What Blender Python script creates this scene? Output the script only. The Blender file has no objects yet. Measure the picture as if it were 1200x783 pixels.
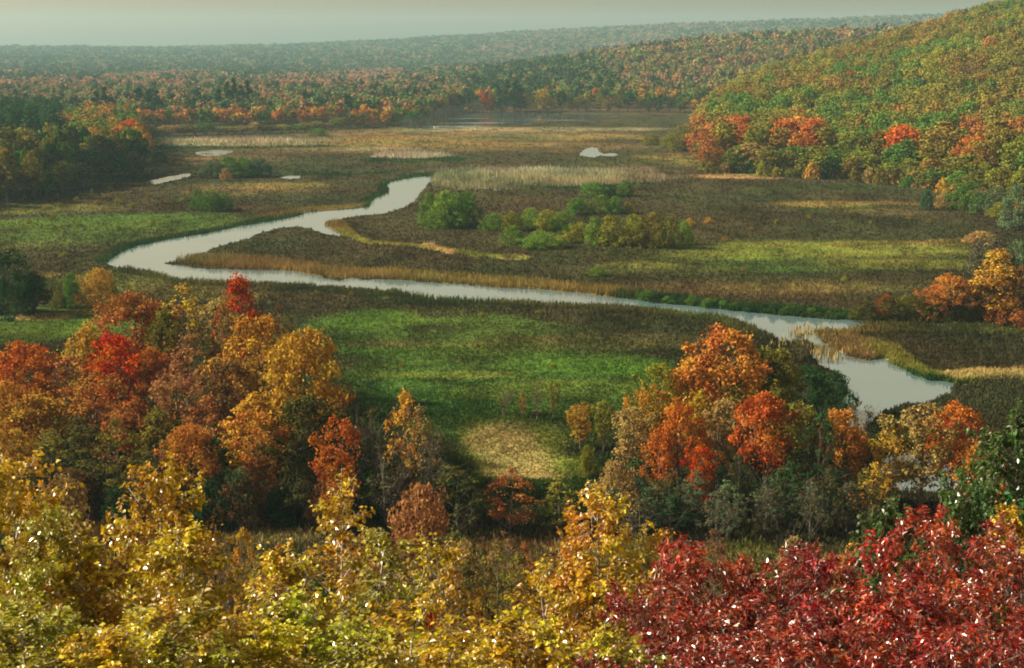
import bpy, math
import numpy as np
from mathutils import Vector

R = math.radians
RNG = np.random.default_rng(7)
scene = bpy.context.scene
COL = scene.collection

# ------------------------------------------------------------------ camera
H = 45.0                       # eye height above the marsh
PITCH = R(11.3)
FPX = 1200 * 50 / 36           # focal length in photo pixels
cam_d = bpy.data.cameras.new('camera'); cam = bpy.data.objects.new('camera', cam_d); COL.objects.link(cam)
cam_d.lens = 50; cam_d.sensor_width = 36; cam_d.clip_start = 0.3; cam_d.clip_end = 30000
cam.location = (0, 0, H); cam.rotation_euler = (R(90) - PITCH, 0, 0)
scene.camera = cam
CP, SP = math.cos(PITCH), math.sin(PITCH)

def ray(px, py):
    x = (np.asarray(px, float) - 600) / FPX; y = -(np.asarray(py, float) - 391.5) / FPX
    return x, CP + y * SP, -SP + y * CP
def G(px, py, z=0.0):          # ground point seen at a pixel of the photograph
    dx, dy, dz = ray(px, py); t = (z - H) / dz
    return dx * t, dy * t
def zat(py, D):                # height of the sight line of row py at depth D
    _, dy, dz = ray(600, py); return H + D * dz / dy
def xat(px, py, D):
    dx, dy, dz = ray(px, py); return D * dx / dy
def to_px(x, y, z=0.0):        # inverse, for density decisions
    f = y * CP - (z - H) * SP; u = y * SP + (z - H) * CP
    return 600 + FPX * x / f, 391.5 - FPX * u / f

# ------------------------------------------------------------------ noise
class VN:
    def __init__(s, seed): s.t = np.random.default_rng(seed).random((256, 256))
    def n(s, x, y):
        xi = np.floor(x).astype(int); yi = np.floor(y).astype(int); fx = x - xi; fy = y - yi
        fx = fx*fx*(3-2*fx); fy = fy*fy*(3-2*fy); t = s.t
        a = t[xi & 255, yi & 255]; b = t[(xi+1) & 255, yi & 255]; c = t[xi & 255, (yi+1) & 255]; d = t[(xi+1) & 255, (yi+1) & 255]
        return a*(1-fx)*(1-fy) + b*fx*(1-fy) + c*(1-fx)*fy + d*fx*fy
    def f(s, x, y, sc, o=4):
        v = 0; a = .5; tot = 0
        for i in range(o):
            v = v + a * s.n(x / sc + 17.3*i, y / sc + 9.1*i); tot += a; a *= .5; sc = sc / 2.03
        return v / tot
N1, N2, N3 = VN(1), VN(2), VN(3)

# ------------------------------------------------------------------ terrain
def sst(t): t = np.clip(t, 0, 1); return t*t*(3-2*t)
HPX = [790, 815, 830, 900, 1000, 1060, 1120, 1200, 1350, 1700, 2600]
HFY = [165, 185, 201, 205, 211, 216, 226, 246, 268, 290, 300]
HFR = [float(np.hypot(*G(p, y))) for p, y in zip(HPX, HFY)]
HCR = [700, 740, 790, 960, 1050, 1080, 1100, 1150, 1180, 1250, 1300]
HCZ = [0, 0, 9, 23, 37, 47, 59, 73, 92, 110, 110]
SPX = [-400, 440, 520, 580, 640, 700, 760, 820, 880, 1040, 1200, 1700, 2600]
SCZ = [0, 0, 4, 11, 19, 29, 39, 46, 50, 56, 60, 64, 60]
TPX = [-1500, 0, 200, 350, 450, 600, 700, 850, 1000, 1110, 1200, 1700, 2600]
TCZ = [40, 40, 40, 50, 62, 88, 104, 126, 136, 146, 150, 152, 140]
def terrain(x, y):
    x = np.asarray(x, float); y = np.asarray(y, float)
    r = np.hypot(x, y); ya = np.maximum(y, 1e-3)
    px = np.where(y > 0, 600 + FPX * np.clip(x / ya, -6, 6) / 1.0, np.where(x > 0, 9000, -9000))
    fr = np.interp(px, HPX, HFR); cr = np.interp(px, HPX, HCR); cz = np.interp(px, HPX, HCZ)
    t = (r - fr) / (cr - fr)
    h1 = cz * np.where(t < 1, .35*np.clip(t, 0, 1) + .65*sst(t), 1 - .6*sst((r - cr) / 1200))
    cz2 = np.interp(px, SPX, SCZ)
    h2 = cz2 * (.3*np.clip((r-1010)/700, 0, 1) + .7*sst((r-1010)/700)) * (1 - .6*sst((r - 1800) / 1500))
    cz3 = np.interp(px, TPX, TCZ)
    h3 = cz3 * sst((r - 2300) / 2600) * (1 - .25*sst((r-5000)/1500)) * (.9 + .2*N3.f(x, y, 900, 2))
    far = np.maximum(np.maximum(h1, h2), h3) * sst((y - 60)/200)
    und = (N1.f(x, y, 90, 3) - .5) * 10 * np.clip(far / 25, 0, 1)
    yy = y - 6*(N2.f(x, y, 30, 2) - .5)
    fs = np.interp(yy, [-400, -60, 0, 6, 25, 60, 100, 126], [60, 46, 43.3, 40, 27, 12, 2.6, 0])
    fs = fs + (yy < 120) * (N1.f(x, y, 9, 3) - .5) * 1.2 * np.clip(fs / 10, 0, 1)
    return far + und * (y > 60) + fs
def tz(x, y): return float(terrain(np.array([x]), np.array([y]))[0])

# ------------------------------------------------------------------ water outlines (traced, then laid on the marsh plane)
RIVER = [(508,207),(502,216),(492,228),(487,235),(475,243),(455,249),(435,252),(415,254),(400,257),(384,261),(381,264),(388,268),
 (403,276),(395,277),(375,272),(362,268),(352,266),(330,267),(310,272),(290,280),(265,287),(247,292),(243,296),(233,298),(224,302),
 (215,306),(194,308),(193,310),(215,312),(225,314),(250,315),(280,316),(300,317),(330,317),(345,318),(370,323),(390,328),(400,329),
 (412,325),(425,328),(440,327),(470,329),(500,331),(540,334),(580,337),(635,340),(680,344),(720,348),(760,353),(800,358),(850,364),
 (900,368),(950,372),(1000,374),(1040,376),(1200,377),(1330,378),(1330,383),(1150,381),(1040,381),(1003,385),(990,389),(968,386),
 (958,393),(966,403),(985,414),(1000,420),(1015,422),(1035,419),(1045,426),(1060,434),(1075,441),(1086,446),(1100,447),(1118,450),
 (1119,458),(1110,464),(1100,470),(1080,474),(1060,478),(1045,482),(1030,488),(1019,496),(1016,506),(1010,514),(1000,512),(988,496),
 (975,484),(985,472),(992,462),(994,454),(986,441),(972,434),(957,427),(950,416),(953,406),(945,401),(935,401),(915,401),(900,393),
 (880,384),(855,375),(840,372),(810,369),(780,365),(740,361),(700,358),(640,356),(600,354),(560,353),(520,351),(500,349),(480,346),
 (460,342),(440,340),(420,338),(380,336),(340,333),(300,332),(260,331),(225,330),(200,327),(190,323),(175,319),(160,318),(150,315),
 (135,313),(124,309),(128,304),(140,297),(148,293),(160,289),(185,283),(220,277),(245,273),(275,267),(300,262),(320,259),(350,253),
 (360,249),(400,246),(432,243),(435,236),(440,232),(453,227),(456,222),(453,217),(460,213),(480,209),(495,207)]
POND = [(678,182),(682,177),(688,174),(695,172.5),(700,174),(703,178.5),(709,180.5),(716,179.5),(723,180.5),(722,183),(712,183.5),(704,182.5),(698,184.5),(688,184)]
SIDECH = [(168,214),(180,211),(197,207),(222,203),(223,207),(206,211),(182,216)]
SLIT = [(328,208),(340,206),(352,206),(352,209),(335,210)]
TEAL = [(228,179),(250,176),(275,177),(262,182),(238,183)]
BACKPOOL = [(1030,540),(1055,528),(1090,532),(1130,552),(1150,572),(1100,580),(1050,578),(1025,560)]
LAKE = [(470,148),(500,152),(530,151),(560,148.5),(600,147),(640,144),(680,141.5),(715,138.5),(735,135.5),(700,133.5),(640,132),(600,131),(565,130.5),(555,128),(530,126),(500,128),(470,134)]
def smooth(pts, jitter=0.5, step=1.6, seed=0):
    w = np.array([G(*p) for p in pts]); n = len(w); out = []
    for i in range(n):
        a, b, c, d = w[i-1], w[i], w[(i+1) % n], w[(i+2) % n]
        m = max(2, min(40, int(np.hypot(*(c-b)) / step)))
        for k in range(m):
            t = k / m
            lin = b*(1-t)+c*t
            cr = .5*(2*b + (c-a)*t + (2*a-5*b+4*c-d)*t*t + (3*b-a-3*c+d)*t**3)
            out.append(.5*lin + .5*cr)
    out = np.array(out)
    rr = np.random.default_rng(seed)
    out += rr.normal(0, jitter*.35, out.shape)
    out[:, 1] += (N1.f(out[:, 0], out[:, 1], 7, 2) - .5) * jitter * 4
    return out
WATERS = [('river', smooth(RIVER, .6, 1.2, 1)), ('marsh_pond', smooth(POND, .6, 2, 2)), ('side_channel', smooth(SIDECH, .6, 2, 3)),
          ('slough', smooth(SLIT, .5, 2, 4)), ('reed_pool', smooth(TEAL, .5, 2, 5)), ('woodland_pool', smooth(BACKPOOL, .4, 1, 6)),
          ('lake', smooth(LAKE, .8, 3, 7))]
def inside(x, y, poly):
    res = np.zeros(x.shape, bool)
    x0, y0 = poly.min(0); x1, y1 = poly.max(0)
    sel = (x > x0) & (x < x1) & (y > y0) & (y < y1)
    if not sel.any(): return res
    xs, ys = x[sel], y[sel]; c = np.zeros(xs.shape, bool)
    for i in range(len(poly)):
        ax, ay = poly[i-1]; bx, by = poly[i]
        if ay == by: continue
        m = ((ay > ys) != (by > ys))
        if m.any():
            xi = (bx-ax)*(ys[m]-ay)/(by-ay)+ax
            c[m] ^= xs[m] < xi
    res[sel] = c
    return res
def in_water(x, y):
    w = np.zeros(x.shape, bool)
    for _, p in WATERS: w |= inside(x, y, p)
    return w

# ------------------------------------------------------------------ what grows where on the marsh
BROWN = (.047, .044, .020); DKBR = (.050, .048, .022); GREEN = (.062, .105, .022); BGREEN = (.082, .145, .022); OLIVE = (.105, .110, .030)
TAN = (.265, .245, .135); PALE = (.33, .315, .22); GOLD = (.235, .175, .05); STRAW = (.42, .31, .12); YGREEN = (.17, .19, .035); DGREEN = (.022, .065, .016)
RUSSET = (.125, .095, .04)
# E: ellipse (cx, cy, rx, ry, colour, strength, plant height);  L: band (points, half width m, colour, strength, plant height)
ZONES = [
 ('E', 110, 268, 170, 16, GREEN, .75, .5), ('E', 60, 262, 90, 8, BGREEN, .6, .5), ('E', 150, 258, 120, 7, GREEN, .7, .5), ('E', 60, 245, 90, 8, OLIVE, .7, .5), ('E', 30, 290, 80, 10, OLIVE, .5, .5),
 ('E', 110, 300, 120, 12, DKBR, .7, .6), ('E', 300, 222, 90, 10, RUSSET, .55, .7), ('E', 330, 218, 60, 5, GOLD, .5, .7),
 ('E', 380, 190, 120, 14, BROWN, .7, .8), ('E', 420, 172, 160, 9, RUSSET, .75, .8), ('E', 250, 187, 80, 6, RUSSET, .6, .8),
 ('E', 560, 158, 240, 8, RUSSET, .75, .8), ('E', 620, 152, 160, 3, TAN, .45, .9), ('E', 470, 164, 90, 4, GOLD, .6, .9),
 ('E', 640, 172, 160, 6, RUSSET, .6, .8), ('E', 540, 170, 130, 3, GOLD, .6, .9), ('E', 690, 160, 90, 4, GOLD, .45, .9),
 ('E', 800, 186, 70, 6, GOLD, .5, .9), ('E', 760, 192, 90, 4, OLIVE, .6, .8), ('E', 580, 190, 170, 6, DKBR, .6, .8), ('E', 400, 202, 120, 5, DKBR, .7, .7),
 ('E', 650, 208, 132, 10, TAN, 1.0, 2.2), ('E', 560, 210, 58, 12, TAN, 1.0, 2.2), ('E', 640, 201, 120, 4, PALE, .75, 2.2),
 ('E', 275, 167, 95, 4.5, TAN, 1.0, 2.0), ('E', 290, 164.5, 85, 2.2, PALE, .8, 2.0), ('E', 482, 182, 52, 3.5, PALE, 1.0, 2.0), ('E', 440, 175, 70, 2.5, TAN, .6, 1.2),
 ('E', 900, 228, 220, 14, BROWN, .8, .7), ('E', 960, 214, 120, 5, DKBR, .8, .8), ('E', 880, 207, 60, 3, STRAW, .6, .9),
 ('E', 990, 245, 70, 4, GREEN, .5, .6), ('E', 960, 240, 60, 4, GOLD, .6, .8), ('E', 1030, 249, 60, 4, RUSSET, .6, .8),
 ('E', 920, 300, 260, 12, GREEN, .55, .5), ('E', 1000, 292, 200, 10, YGREEN, .55, .5), ('E', 860, 300, 90, 6, YGREEN, .5, .5), ('E', 1060, 310, 120, 6, YGREEN, .5, .5),
 ('E', 1050, 287, 130, 2.5, GOLD, .7, .9), ('E', 900, 316, 160, 4, GREEN, .5, .5), ('E', 750, 316, 110, 8, OLIVE, .5, .6), ('E', 745, 311, 50, 5, YGREEN, .55, .6),
 ('E', 930, 336, 200, 10, RUSSET, .6, .7), ('E', 960, 338, 110, 5, GOLD, .35, .8), ('E', 560, 300, 240, 14, BROWN, .6, .7), ('E', 480, 280, 130, 12, DKBR, .35, .7), ('E', 360, 295, 120, 18, BROWN, .7, .7),
 ('E', 600, 302, 16, 3, STRAW, .9, .8), ('E', 700, 320, 12, 3, GREEN, .9, 1.0),
 ('E', 520, 366, 280, 10, DKBR, .6, .8), ('E', 760, 374, 120, 12, DKBR, .65, .8), ('E', 360, 345, 90, 10, DKBR, .5, .8),
 ('E', 470, 392, 160, 26, GREEN, .9, .4), ('E', 430, 376, 90, 10, BGREEN, .6, .4), ('E', 560, 440, 210, 40, GREEN, .9, .4), ('E', 690, 428, 110, 14, BGREEN, .75, .4),
 ('E', 520, 410, 130, 9, BGREEN, .8, .4), ('E', 460, 404, 60, 5, RUSSET, .7, .5), ('E', 520, 440, 110, 5, YGREEN, .6, .4), ('E', 660, 455, 90, 10, YGREEN, .6, .4), ('E', 555, 463, 40, 6, YGREEN, .7, .4),
 ('E', 640, 405, 150, 9, OLIVE, .7, .6), ('E', 740, 400, 110, 8, RUSSET, .45, .6), ('E', 600, 480, 120, 9, DGREEN, .45, .4), ('E', 530, 500, 60, 12, BGREEN, .7, .4),
 ('E', 600, 490, 160, 40, GREEN, .55, .4), ('E', 598, 532, 66, 34, YGREEN, .9, .3), ('E', 655, 552, 50, 20, YGREEN, .85, .3), ('E', 586, 522, 40, 20, STRAW, .93, .35), ('E', 606, 545, 52, 22, STRAW, .93, .35), ('E', 625, 560, 44, 9, STRAW, .7, .35),
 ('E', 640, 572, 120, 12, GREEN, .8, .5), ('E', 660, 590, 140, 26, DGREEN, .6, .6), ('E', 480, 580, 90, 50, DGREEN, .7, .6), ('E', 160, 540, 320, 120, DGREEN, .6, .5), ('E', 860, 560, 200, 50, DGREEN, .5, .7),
 ('E', 60, 380, 130, 22, GREEN, 1.0, .35), ('E', 80, 384, 60, 9, BGREEN, .7, .35), ('E', 45, 372, 38, 4, STRAW, .75, .6), ('E', 120, 366, 40, 3, GOLD, .6, .8), ('E', 160, 330, 110, 14, OLIVE, .7, .6), ('E', 250, 348, 60, 8, OLIVE, .7, .6),
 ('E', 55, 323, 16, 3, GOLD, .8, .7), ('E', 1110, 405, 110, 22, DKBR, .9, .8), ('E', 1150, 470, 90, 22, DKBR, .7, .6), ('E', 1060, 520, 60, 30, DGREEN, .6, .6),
 ('E', 880, 652, 40, 16, YGREEN, .9, .35), ('E', 320, 632, 60, 9, STRAW, .95, .5), ('E', 630, 645, 120, 9, STRAW, .85, .5), ('E', 480, 640, 400, 10, RUSSET, .5, .5),
 ('L', [(226,305),(262,309),(330,313),(400,322),(420,321),(520,327),(600,333),(700,342),(752,349)], 3.2, GOLD, .95, 1.5),
 ('L', [(236,303),(300,308),(360,313)], 3.5, (.22,.16,.06), .8, 1.4),
 ('L', [(378,264),(392,262),(402,271),(410,276)], 2.2, GOLD, .9, 1.3), ('L', [(402,272),(430,284),(480,287),(530,295),(560,299),(610,303)], 1.6, YGREEN, .8, .7),
 ('L', [(500,287),(525,294),(527,296)], 1.4, STRAW, .8, .8),
 ('L', [(124,306),(148,291),(185,281),(245,271),(320,257),(360,247)], 2.2, DGREEN, .8, 1.3), ('L', [(320,252),(360,246),(400,243),(430,240)], 3, GOLD, .65, 1.1),
 ('L', [(432,243),(436,234),(455,225),(452,215),(480,207),(506,205)], 2.5, DGREEN, .7, 1.3), ('L', [(415,252),(455,247),(485,236)], 1.6, RUSSET, .7, .9),
 ('L', [(150,317),(190,325),(225,332),(300,334),(380,338),(460,344),(520,353),(640,358),(740,363),(840,374),(900,395)], 1.6, OLIVE, .75, 1.1),
 ('L', [(340,337),(400,342),(470,350),(560,356)], 3.5, DGREEN, .45, 1.1),
 ('L', [(740,349),(800,355),(900,365),(1005,372)], 3.0, DGREEN, .9, 1.2),
 ('L', [(966,396),(985,402),(1005,408),(1025,412)], 4.0, (.20,.155,.055), 1.0, 1.0), ('L', [(985,390),(1010,386),(1045,384)], 2, GOLD, .9, 1.1),
 ('L', [(1035,410),(1050,422),(1075,438),(1100,443),(1130,445)], 2.4, YGREEN, .95, 1.0), ('L', [(1120,443),(1160,440),(1215,439)], 2.2, STRAW, .85, .9), ('L', [(1045,430),(1075,443),(1110,449)], 1.2, DGREEN, .9, .9),
 ('L', [(1008,383),(1100,386),(1220,388)], 2.0, OLIVE, .6, .9),
 ('L', [(510,202),(640,197),(780,204)], 3, DKBR, .6, .9), ('L', [(600,219),(680,221),(760,215)], 2.5, DGREEN, .6, .9),
 ('L', [(180,173),(260,174),(380,172)], 4, DGREEN, .7, 1.2), ('L', [(430,187),(482,189),(530,187)], 5, DGREEN, .8, 1.2), ('L', [(330,205),(400,204),(450,203)], 4, DGREEN, .6, .9),
 ('L', [(870,222),(960,221),(1010,220)], 3, DGREEN, .5, .9), ('L', [(980,289),(1060,286),(1130,283)], 2.2, GOLD, .6, 1.1),
 ('L', [(85,300),(140,285),(200,272)], 4, DKBR, .5, .8), ('L', [(960,240),(1040,238),(1090,240)], 2.5, GOLD, .5, .9),
]
ZW = []
for z in ZONES:
    if z[0] == 'E':
        _, cx, cy, rx, ry, c, s, h = z
        x0, y0 = G(cx, cy); ya = G(cx, cy + ry)[1]; yb = G(cx, max(cy - ry, 132))[1]
        xa = G(cx + rx, cy)[0] - x0
        yc = (ya + yb) / 2; x0 = G(cx, cy)[0] * yc / y0
        ZW.append(('E', x0, yc, xa, (yb - ya) / 2, np.array(c), s, h))
    else:
        _, pts, hw, c, s, h = z
        ZW.append(('L', np.array([G(*p) for p in pts]), hw, np.array(c), s, h))
def cover(x, y):
    """base colour and plant height of the ground cover at world points"""
    n1 = N1.f(x, y, 26, 4) - .5; n2 = N2.f(x, y, 26, 4) - .5; n3 = N3.f(x, y*.45, 11, 4) - .5; n4 = N2.f(x+300, y*.5, 5, 3) - .5
    col = np.empty(x.shape + (3,)); col[:] = BROWN
    hgt = np.full(x.shape, .65)
    for z in ZW:
        if z[0] == 'E':
            _, cx, cy, rx, ry, c, s, h = z
            soft = .30 if s < .95 else .12
            m = (np.abs(x-cx) < rx*1.7) & (np.abs(y-cy) < ry*1.7)
            if not m.any(): continue
            d = np.sqrt(((x[m]-cx)/rx)**2 + ((y[m]-cy)/ry)**2) + n4[m]*.6 + n1[m]*.9*(1 if s < .95 else .5) + n3[m]*.8*(1 if s < .95 else .5)
            w = s * sst((1 + soft - d) / (2*soft)); w = w * (np.clip(1 + n4[m]*1.6, .2, 1.3) if s < .95 else 1); w = np.clip(w, 0, 1)
        else:
            _, P, hw, c, s, h = z
            lo = P.min(0) - hw*4; hi = P.max(0) + hw*4
            m = (x > lo[0]) & (x < hi[0]) & (y > lo[1]) & (y < hi[1])
            if not m.any(): continue
            xs, ys = x[m], y[m]; d = np.full(xs.shape, 1e9)
            for a, b in zip(P[:-1], P[1:]):
                ab = b - a; t = np.clip(((xs-a[0])*ab[0] + (ys-a[1])*ab[1]) / (ab@ab), 0, 1)
                d = np.minimum(d, np.hypot((xs-a[0]-ab[0]*t), (ys-a[1]-ab[1]*t)*.6))
            d = d / hw + n3[m]*1.4
            w = s * sst((1.35 - d) / .7)
        col[m] = col[m]*(1-w[:, None]) + c*w[:, None]
        if z[0] == 'L': h = h*(.55 + 1.0*N2.f(x[m], y[m], 6, 3))
        hgt[m] = hgt[m]*(1-w) + h*w
    col *= (1 + n3*.9 + n4*.7)[..., None]
    col[..., 0] *= 1 + n2*.5; col[..., 1] *= 1 - n2*.25
    return np.clip(col*.80, .006, .6), hgt
FLOOR = np.array((.075, .055, .028))
def ground_colour(x, y, z):
    c, h = cover(x, y)
    r = np.hypot(x, y)
    w = np.clip(z / 1.2, 0, 1)
    w = np.maximum(w, sst((r - 1010) / 60))
    f = FLOOR * (1 + (N3.f(x, y, 14, 3) - .5)[..., None]*1.2)
    near = ((y < 130) & (z > .3))
    f = np.where(near[..., None], np.array((.10, .075, .035)) * (1 + (N2.f(x, y, 5, 3) - .5)[..., None]*1.4), f)
    return c*(1-w[..., None]) + f*w[..., None], h*(1-w)

# ------------------------------------------------------------------ mesh helpers
def mk_mesh(name, V, F, mats, fmat=None, smooth_=False):
    """V (n,3), F (m,k) one face size"""
    V = np.asarray(V, np.float32); F = np.asarray(F, np.int32)
    me = bpy.data.meshes.new(name); m, k = F.shape
    me.vertices.add(len(V)); me.vertices.foreach_set('co', V.ravel())
    me.loops.add(m*k); me.loops.foreach_set('vertex_index', F.ravel())
    me.polygons.add(m); me.polygons.foreach_set('loop_start', np.arange(m, dtype=np.int32)*k)
    me.polygons.foreach_set('loop_total', np.full(m, k, np.int32))
    if fmat is not None: me.polygons.foreach_set('material_index', np.asarray(fmat, np.int32))
    me.polygons.foreach_set('use_smooth', np.full(m, smooth_, bool))
    for mt in mats: me.materials.append(mt)
    me.update(calc_edges=True)
    return me
def add_col(me, col, name='Col'):
    a = me.color_attributes.new(name, 'FLOAT_COLOR', 'POINT')
    c = np.ones((len(me.vertices), 4), np.float32); c[:, :3] = col
    a.data.foreach_set('color', c.ravel())
def add_tint(me, t):
    a = me.attributes.new('tint', 'FLOAT', 'FACE'); a.data.foreach_set('value', np.asarray(t, np.float32))
def link(name, me, parent=None, loc=None):
    o = bpy.data.objects.new(name, me); COL.objects.link(o)
    if parent is not None: o.parent = parent
    if loc is not None: o.location = loc
    return o
def tag(o, label=None, cat=None, group=None, kind=None):
    if label: o['label'] = label
    if cat: o['category'] = cat
    if group: o['group'] = group
    if kind: o['kind'] = kind
    return o

# ------------------------------------------------------------------ materials
def new_mat(name):
    m = bpy.data.materials.new(name); m.use_nodes = True
    nt = m.node_tree; nt.nodes.clear()
    out = nt.nodes.new('ShaderNodeOutputMaterial')
    return m, nt, out
def foliage_mat(name, src, trans=.32, gloss=.05, rough=.45, hue_amt=.020, nscale=.28, sec=None):
    m, nt, out = new_mat(name); N = nt.nodes; L = nt.links
    if src == 'object':
        oi = N.new('ShaderNodeObjectInfo'); base = oi.outputs['Color']
        at = N.new('ShaderNodeAttribute'); at.attribute_name = 'tint'
        tc = N.new('ShaderNodeTexCoord'); no = N.new('ShaderNodeTexNoise'); no.inputs['Scale'].default_value = nscale; no.inputs['Detail'].default_value = 2
        ad = N.new('ShaderNodeVectorMath'); ad.operation = 'ADD'
        cb = N.new('ShaderNodeCombineXYZ'); mu = N.new('ShaderNodeMath'); mu.operation = 'MULTIPLY'; mu.inputs[1].default_value = 90
        L.new(oi.outputs['Random'], mu.inputs[0]); L.new(mu.outputs[0], cb.inputs[0])
        L.new(tc.outputs['Object'], ad.inputs[0]); L.new(cb.outputs[0], ad.inputs[1]); L.new(ad.outputs[0], no.inputs['Vector'])
        hs = N.new('ShaderNodeHueSaturation')
        h = N.new('ShaderNodeMapRange'); h.inputs['From Min'].default_value = .3; h.inputs['From Max'].default_value = .7
        h.inputs['To Min'].default_value = .5 - hue_amt; h.inputs['To Max'].default_value = .5 + hue_amt
        L.new(no.outputs[0], h.inputs['Value'])
        t1 = N.new('ShaderNodeMath'); t1.operation = 'MULTIPLY_ADD'; t1.inputs[1].default_value = hue_amt*.5
        L.new(at.outputs['Fac'], t1.inputs[0]); L.new(h.outputs[0], t1.inputs[2])
        L.new(t1.outputs[0], hs.inputs['Hue'])
        v = N.new('ShaderNodeMath'); v.operation = 'MULTIPLY_ADD'; v.inputs[1].default_value = .42; v.inputs[2].default_value = 1.0
        L.new(at.outputs['Fac'], v.inputs[0]); L.new(v.outputs[0], hs.inputs['Value'])
        L.new(base, hs.inputs['Color']); colr = hs.outputs[0]
    else:
        at = N.new('ShaderNodeAttribute'); at.attribute_name = 'Col'; colr = at.outputs['Color']
    d = N.new('ShaderNodeBsdfDiffuse'); t = N.new('ShaderNodeBsdfTranslucent'); mx = N.new('ShaderNodeMixShader'); mx.inputs[0].default_value = trans
    L.new(colr, d.inputs[0]); L.new(colr, t.inputs[0]); L.new(d.outputs[0], mx.inputs[1]); L.new(t.outputs[0], mx.inputs[2])
    last = mx.outputs[0]
    if gloss > 0:
        g = N.new('ShaderNodeBsdfGlossy'); g.inputs['Roughness'].default_value = rough; g.inputs['Color'].default_value = (1, 1, 1, 1)
        fr = N.new('ShaderNodeFresnel'); fr.inputs[0].default_value = 1.45
        gm = N.new('ShaderNodeMath'); gm.operation = 'MULTIPLY'; gm.inputs[1].default_value = gloss*20; gm.use_clamp = True
        L.new(fr.outputs[0], gm.inputs[0])
        m2 = N.new('ShaderNodeMixShader'); L.new(gm.outputs[0], m2.inputs[0]); L.new(last, m2.inputs[1]); L.new(g.outputs[0], m2.inputs[2]); last = m2.outputs[0]
    L.new(last, out.inputs[0])
    return m
def bark_mat(name, c1, c2, scale=6):
    m, nt, out = new_mat(name); N = nt.nodes; L = nt.links
    p = N.new('ShaderNodeBsdfPrincipled'); p.inputs['Roughness'].default_value = .9
    tc = N.new('ShaderNodeTexCoord'); no = N.new('ShaderNodeTexNoise'); no.inputs['Scale'].default_value = scale
    rp = N.new('ShaderNodeValToRGB'); rp.color_ramp.elements[0].color = c1+(1,); rp.color_ramp.elements[1].color = c2+(1,)
    rp.color_ramp.elements[0].position = .4; rp.color_ramp.elements[1].position = .65
    L.new(tc.outputs['Object'], no.inputs['Vector']); L.new(no.outputs[0], rp.inputs[0]); L.new(rp.outputs[0], p.inputs['Base Color']); L.new(p.outputs[0], out.inputs[0])
    return m
M_LEAF = foliage_mat('leaf_canopy', 'object', .22, 0, .6)
M_FORE = foliage_mat('broad_leaf', 'object', .34, .024, .36, .036, .9)
M_GLOSSY = foliage_mat('glossy_oak_leaf', 'object', .22, .050, .31, .015, .9)
M_FAR = foliage_mat('distant_canopy', 'col', .16, 0)
M_GRASS = foliage_mat('marsh_herb', 'col', .25, 0)
M_BARK = bark_mat('grey_bark', (.05, .042, .033), (.13, .115, .095))
M_BIRCH = bark_mat('pale_birch_bark', (.20, .18, .15), (.52, .49, .43), 9)

def ground_mat():
    m, nt, out = new_mat('marsh_ground'); N = nt.nodes; L = nt.links
    p = N.new('ShaderNodeBsdfDiffuse')
    at = N.new('ShaderNodeAttribute'); at.attribute_name = 'Col'
    tc = N.new('ShaderNodeTexCoord'); no = N.new('ShaderNodeTexNoise'); no.inputs['Scale'].default_value = .35; no.inputs['Detail'].default_value = 6; no.inputs['Roughness'].default_value = .7
    L.new(tc.outputs['Object'], no.inputs['Vector'])
    mr = N.new('ShaderNodeMapRange'); mr.inputs['From Min'].default_value = .3; mr.inputs['From Max'].default_value = .7; mr.inputs['To Min'].default_value = .75; mr.inputs['To Max'].default_value = 1.22
    L.new(no.outputs[0], mr.inputs['Value'])
    vm = N.new('ShaderNodeVectorMath'); vm.operation = 'SCALE'; L.new(at.outputs['Color'], vm.inputs[0]); L.new(mr.outputs[0], vm.inputs['Scale'])
    L.new(vm.outputs[0], p.inputs[0]); L.new(p.outputs[0], out.inputs[0])
    return m
M_GROUND = ground_mat()
def water_mat(name, ior, body, rough, bump):
    m, nt, out = new_mat(name); N = nt.nodes; L = nt.links
    d = N.new('ShaderNodeBsdfDiffuse'); d.inputs[0].default_value = body + (1,)
    g = N.new('ShaderNodeBsdfGlossy'); g.inputs['Roughness'].default_value = rough; g.inputs['Color'].default_value = (1, 1, 1, 1)
    fr = N.new('ShaderNodeFresnel'); fr.inputs[0].default_value = ior
    tc = N.new('ShaderNodeTexCoord'); no = N.new('ShaderNodeTexNoise'); no.inputs['Scale'].default_value = 1.3; no.inputs['Detail'].default_value = 3
    mp = N.new('ShaderNodeMapping'); mp.inputs['Scale'].default_value = (1, .6, 1)
    L.new(tc.outputs['Object'], mp.inputs[0]); L.new(mp.outputs[0], no.inputs['Vector'])
    n2 = N.new('ShaderNodeTexNoise'); n2.inputs['Scale'].default_value = .055; n2.inputs['Detail'].default_value = 4; m2 = N.new('ShaderNodeMapping'); m2.inputs['Scale'].default_value = (.35, 1.6, 1)
    L.new(tc.outputs['Object'], m2.inputs[0]); L.new(m2.outputs[0], n2.inputs['Vector'])
    r2 = N.new('ShaderNodeMapRange'); r2.inputs['From Min'].default_value = .4; r2.inputs['From Max'].default_value = .62; r2.inputs['To Min'].default_value = rough; r2.inputs['To Max'].default_value = rough + .16
    L.new(n2.outputs[0], r2.inputs['Value']); L.new(r2.outputs[0], g.inputs['Roughness'])
    b = N.new('ShaderNodeBump'); b.inputs['Strength'].default_value = bump; b.inputs['Distance'].default_value = .05
    L.new(no.outputs[0], b.inputs['Height']); L.new(b.outputs[0], g.inputs['Normal'])
    mx = N.new('ShaderNodeMixShader'); L.new(fr.outputs[0], mx.inputs[0]); L.new(d.outputs[0], mx.inputs[1]); L.new(g.outputs[0], mx.inputs[2])
    L.new(mx.outputs[0], out.inputs[0])
    return m
M_WATER = water_mat('still_river_water', 3.8, (.075, .125, .14), .03, .10)
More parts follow.
